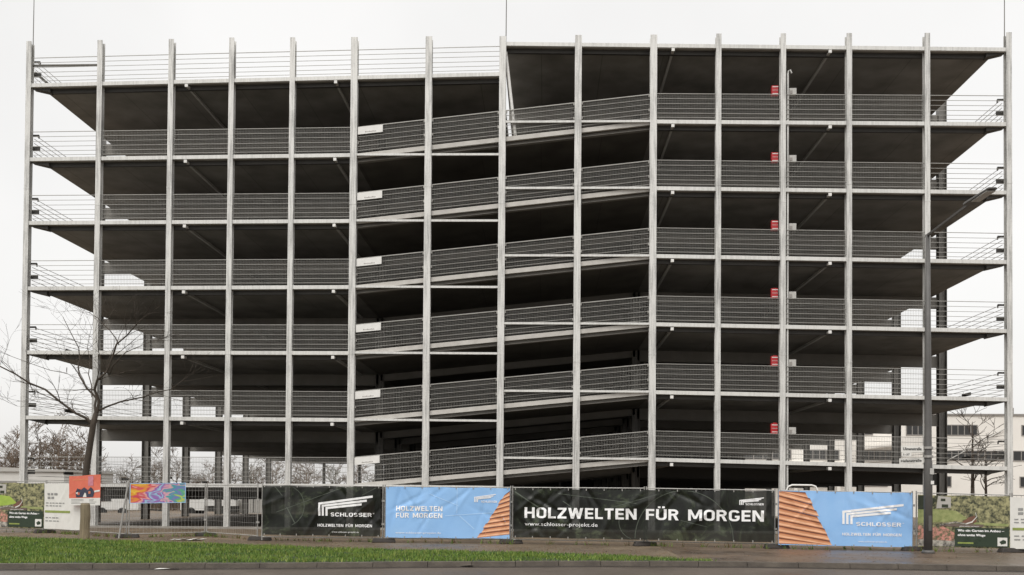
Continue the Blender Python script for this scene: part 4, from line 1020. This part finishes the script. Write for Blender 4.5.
tag(b.build('undergrowth', M['farbark'], fix=False), 'brown leafless undergrowth at the foot of the far wood', 'undergrowth', kind='stuff')

# ------------------------------------------------------------------ buildings and vehicles behind
e = empty('cream_building', (36, 62, 0), 'cream three storey building with ribbon windows behind the right half of the garage', 'building')
Yb = 60; b = MB(); b.box(19, 64, Yb, Yb + 14, -.75, 10.0); b.build('wall', M['cream'], e)
b = MB(); b.box(18.9, 64.1, Yb - .12, Yb + 14.1, 10.002, 10.2); b.box(48.9, 49.3, Yb + .5, Yb + .9, 10.2, 10.9); b.build('roof', M['frame'], e)
def window(x0, x1, z0, z1, n, wt=M['glass']):
    b = MB(); t = .09
    b.box(x0, x1, Yb - .06, Yb - .003, z0, z0 + t); b.box(x0, x1, Yb - .06, Yb - .003, z1 - t, z1)
    for i in range(n + 1): xx_ = lerp(x0, x1 - t, i / n); b.box(xx_, xx_ + t, Yb - .058, Yb - .004, z0 + t + .001, z1 - t - .001)
    f = b.build('window', M['frame'], e)
    b = MB(); b.box(x0 + .02, x1 - .02, Yb - .03, Yb - .006, z0 + .02, z1 - .02); b.build('pane', M['glass'], f)
for x0, x1, n in ((24, 28, 4), (31.0, 34.5, 4), (37.9, 39.8, 3), (41.9, 45.3, 5), (49.8, 53.5, 4)): window(x0, x1, 7.9, 9.05, n)
for x0, x1, n in ((21, 26, 5), (27.5, 31, 5), (33.4, 37.0, 6), (41.9, 48.1, 9), (48.9, 54, 6)): window(x0, x1, 5.25, 6.35, n)
for x0, x1, n in ((33, 36, 3), (41.8, 42.6, 1), (49.6, 52, 3)): window(x0, x1, 2.5, 3.65, n)
b = MB(); b.hexa([(32.9, Yb - 2.2, 6.35), (37.2, Yb - 2.2, 6.95), (37.2, Yb - .15, 6.95), (32.9, Yb - .15, 6.35), (32.9, Yb - 2.2, 6.5), (37.2, Yb - 2.2, 7.1), (37.2, Yb - .15, 7.1), (32.9, Yb - .15, 6.5)]); b.build('canopy', M['cream'], e)
b = MB(); b.tube([(42, Yb - .2, 5.2), (48, Yb - .2, 8.6)], .06, 6); b.build('cable', M['contgrey'], e)
b = MB()
for x in (21.5, 25.8, 30.2): b.box(x, x + .35, Yb - 1.8, Yb - 1.45, -.75, 4.7)
b.box(20, 32, Yb - 2.0, Yb - .1, 4.7, 4.95); b.build('loggia', M['cream'], e)
e = empty('white_hall', (-50, 52, 0), 'low white flat roofed hall at the left behind the fence', 'building')
b = MB(); b.box(-64, -46.8, 50, 60, -.75, 3.3); b.build('wall', M['whitewall'], e)
b = MB(); b.hexa([(-64.2, 49.8, 3.3), (-46.6, 49.8, 3.3), (-46.6, 60.2, 3.3), (-64.2, 60.2, 3.3), (-64.2, 49.8, 4.1), (-46.6, 49.8, 3.5), (-46.6, 60.2, 3.5), (-64.2, 60.2, 4.1)]); b.build('roof', M['contgrey'], e)
b = MB(); b.box(-50.6, -50.4, 49.9, 49.99, 0, 3.2); b.box(-54, -51.5, 49.93, 49.99, .1, 2.4); b.build('door', M['frame'], e)
# white site trailer, truck and grey container seen under the lowest left deck
OFFZ = -.7
e = empty('site_trailer', (-36.5, 41, 0), 'white box shaped site trailer seen under the lowest left deck', 'trailer')
b = MB(); b.box(-39.4, -34.8, 40, 42.4, .5, 2.3); o = b.build('body', M['vanwhite'], e); bev = o.modifiers.new('b', 'BEVEL'); bev.width = .08
b = MB(); b.box(-38.2, -37.2, 39.96, 39.999, 1.3, 1.9); b.build('window', M['glass'], o)
for x in (-38, -36.2):
    b = MB(); b.tube([(x, 39.9, .38), (x, 40.15, .38)], .38, 14); b.build('wheel', M['tyre'], e)
b = MB(); b.bar((-34.8, 41.2, .6), (-33.2, 41.2, .5), .12); b.build('drawbar', M['dark'], e)
e = empty('flatbed_truck', (-29, 42, 0), 'white flatbed truck parked behind the lowest left deck', 'truck')
b = MB(); x0 = -31.6
pr = [(x0, .55), (x0, 1.35), (x0 + .55, 1.5), (x0 + 1.15, 2.25), (x0 + 2.1, 2.3), (x0 + 2.1, .55)]
i0 = len(b.v)
for yy in (41, 43): b.v += [(x, yy, z) for x, z in pr]
n_ = len(pr); b.f.append(tuple(range(n_))); b.f.append(tuple(range(2 * n_ - 1, n_ - 1, -1)))
for j in range(n_): b.f.append((j, (j + 1) % n_, n_ + (j + 1) % n_, n_ + j))
b.m = [0] * len(b.f); cab = b.build('cab', M['vanwhite'], e)
b = MB(); b.face([(x0 + .62, 40.99, 1.5), (x0 + 1.75, 40.99, 1.5), (x0 + 1.75, 40.99, 2.15), (x0 + 1.2, 40.99, 2.13)]); b.build('window', M['glass'], cab, fix=False)
b = MB(); b.box(x0 + 2.2, x0 + 4.9, 40.9, 43.1, .95, 1.05); b.box(x0 + 2.2, x0 + 4.9, 40.9, 40.96, 1.05, 1.45); b.box(x0 + 2.2, x0 + 4.9, 43.04, 43.1, 1.05, 1.45); b.box(x0 + 4.84, x0 + 4.9, 40.96, 43.04, 1.05, 1.45); b.build('bed', M['vanwhite'], e)
b = MB(); b.box(x0 + .3, x0 + 4.8, 41.2, 42.8, .45, .94); b.build('chassis', M['dark'], e)
for x in (x0 + .95, x0 + 3.9):
    for y in (41, 42.8):
        b = MB(); b.tube([(x, y - .02, .4), (x, y + .24, .4)], .4, 16); b.build('wheel', M['tyre'], e)
e = empty('grey_container', (-26.3, 43, 0), 'grey storage container on blocks behind the lowest left deck', 'container')
b = MB(); b.box(-28.1, -23.6, 42, 44.4, .3, 2.3)
for i in range(22): xq = -28.05 + i * .2; b.box(xq, xq + .1, 41.96, 41.999, .4, 2.2)
o = b.build('body', M['contgrey'], e)
b = MB(); b.box(-27.2, -26.9, 41.93, 41.955, .4, 2.2); b.box(-25.5, -25.45, 41.93, 41.955, .4, 2.2); b.build('door_bar', M['dark'], o)
for x in (-27.8, -24.2):
    b = MB(); b.box(x, x + .4, 42.2, 44, 0, .3); b.build('block', M['concrete'], e)

for o in list(COL.objects):
    if o.parent is None and o.name.split('.')[0] in ('site_trailer', 'flatbed_truck', 'grey_container'): o.location.z -= .7
    if o.parent is None and o.name.split('.')[0] in ('cream_building', 'white_hall') : pass
    if o.parent is None and o.location.y > 42 and o.name.split('.')[0] in ('bare_tree', 'winter_tree'): o.location.z -= .7
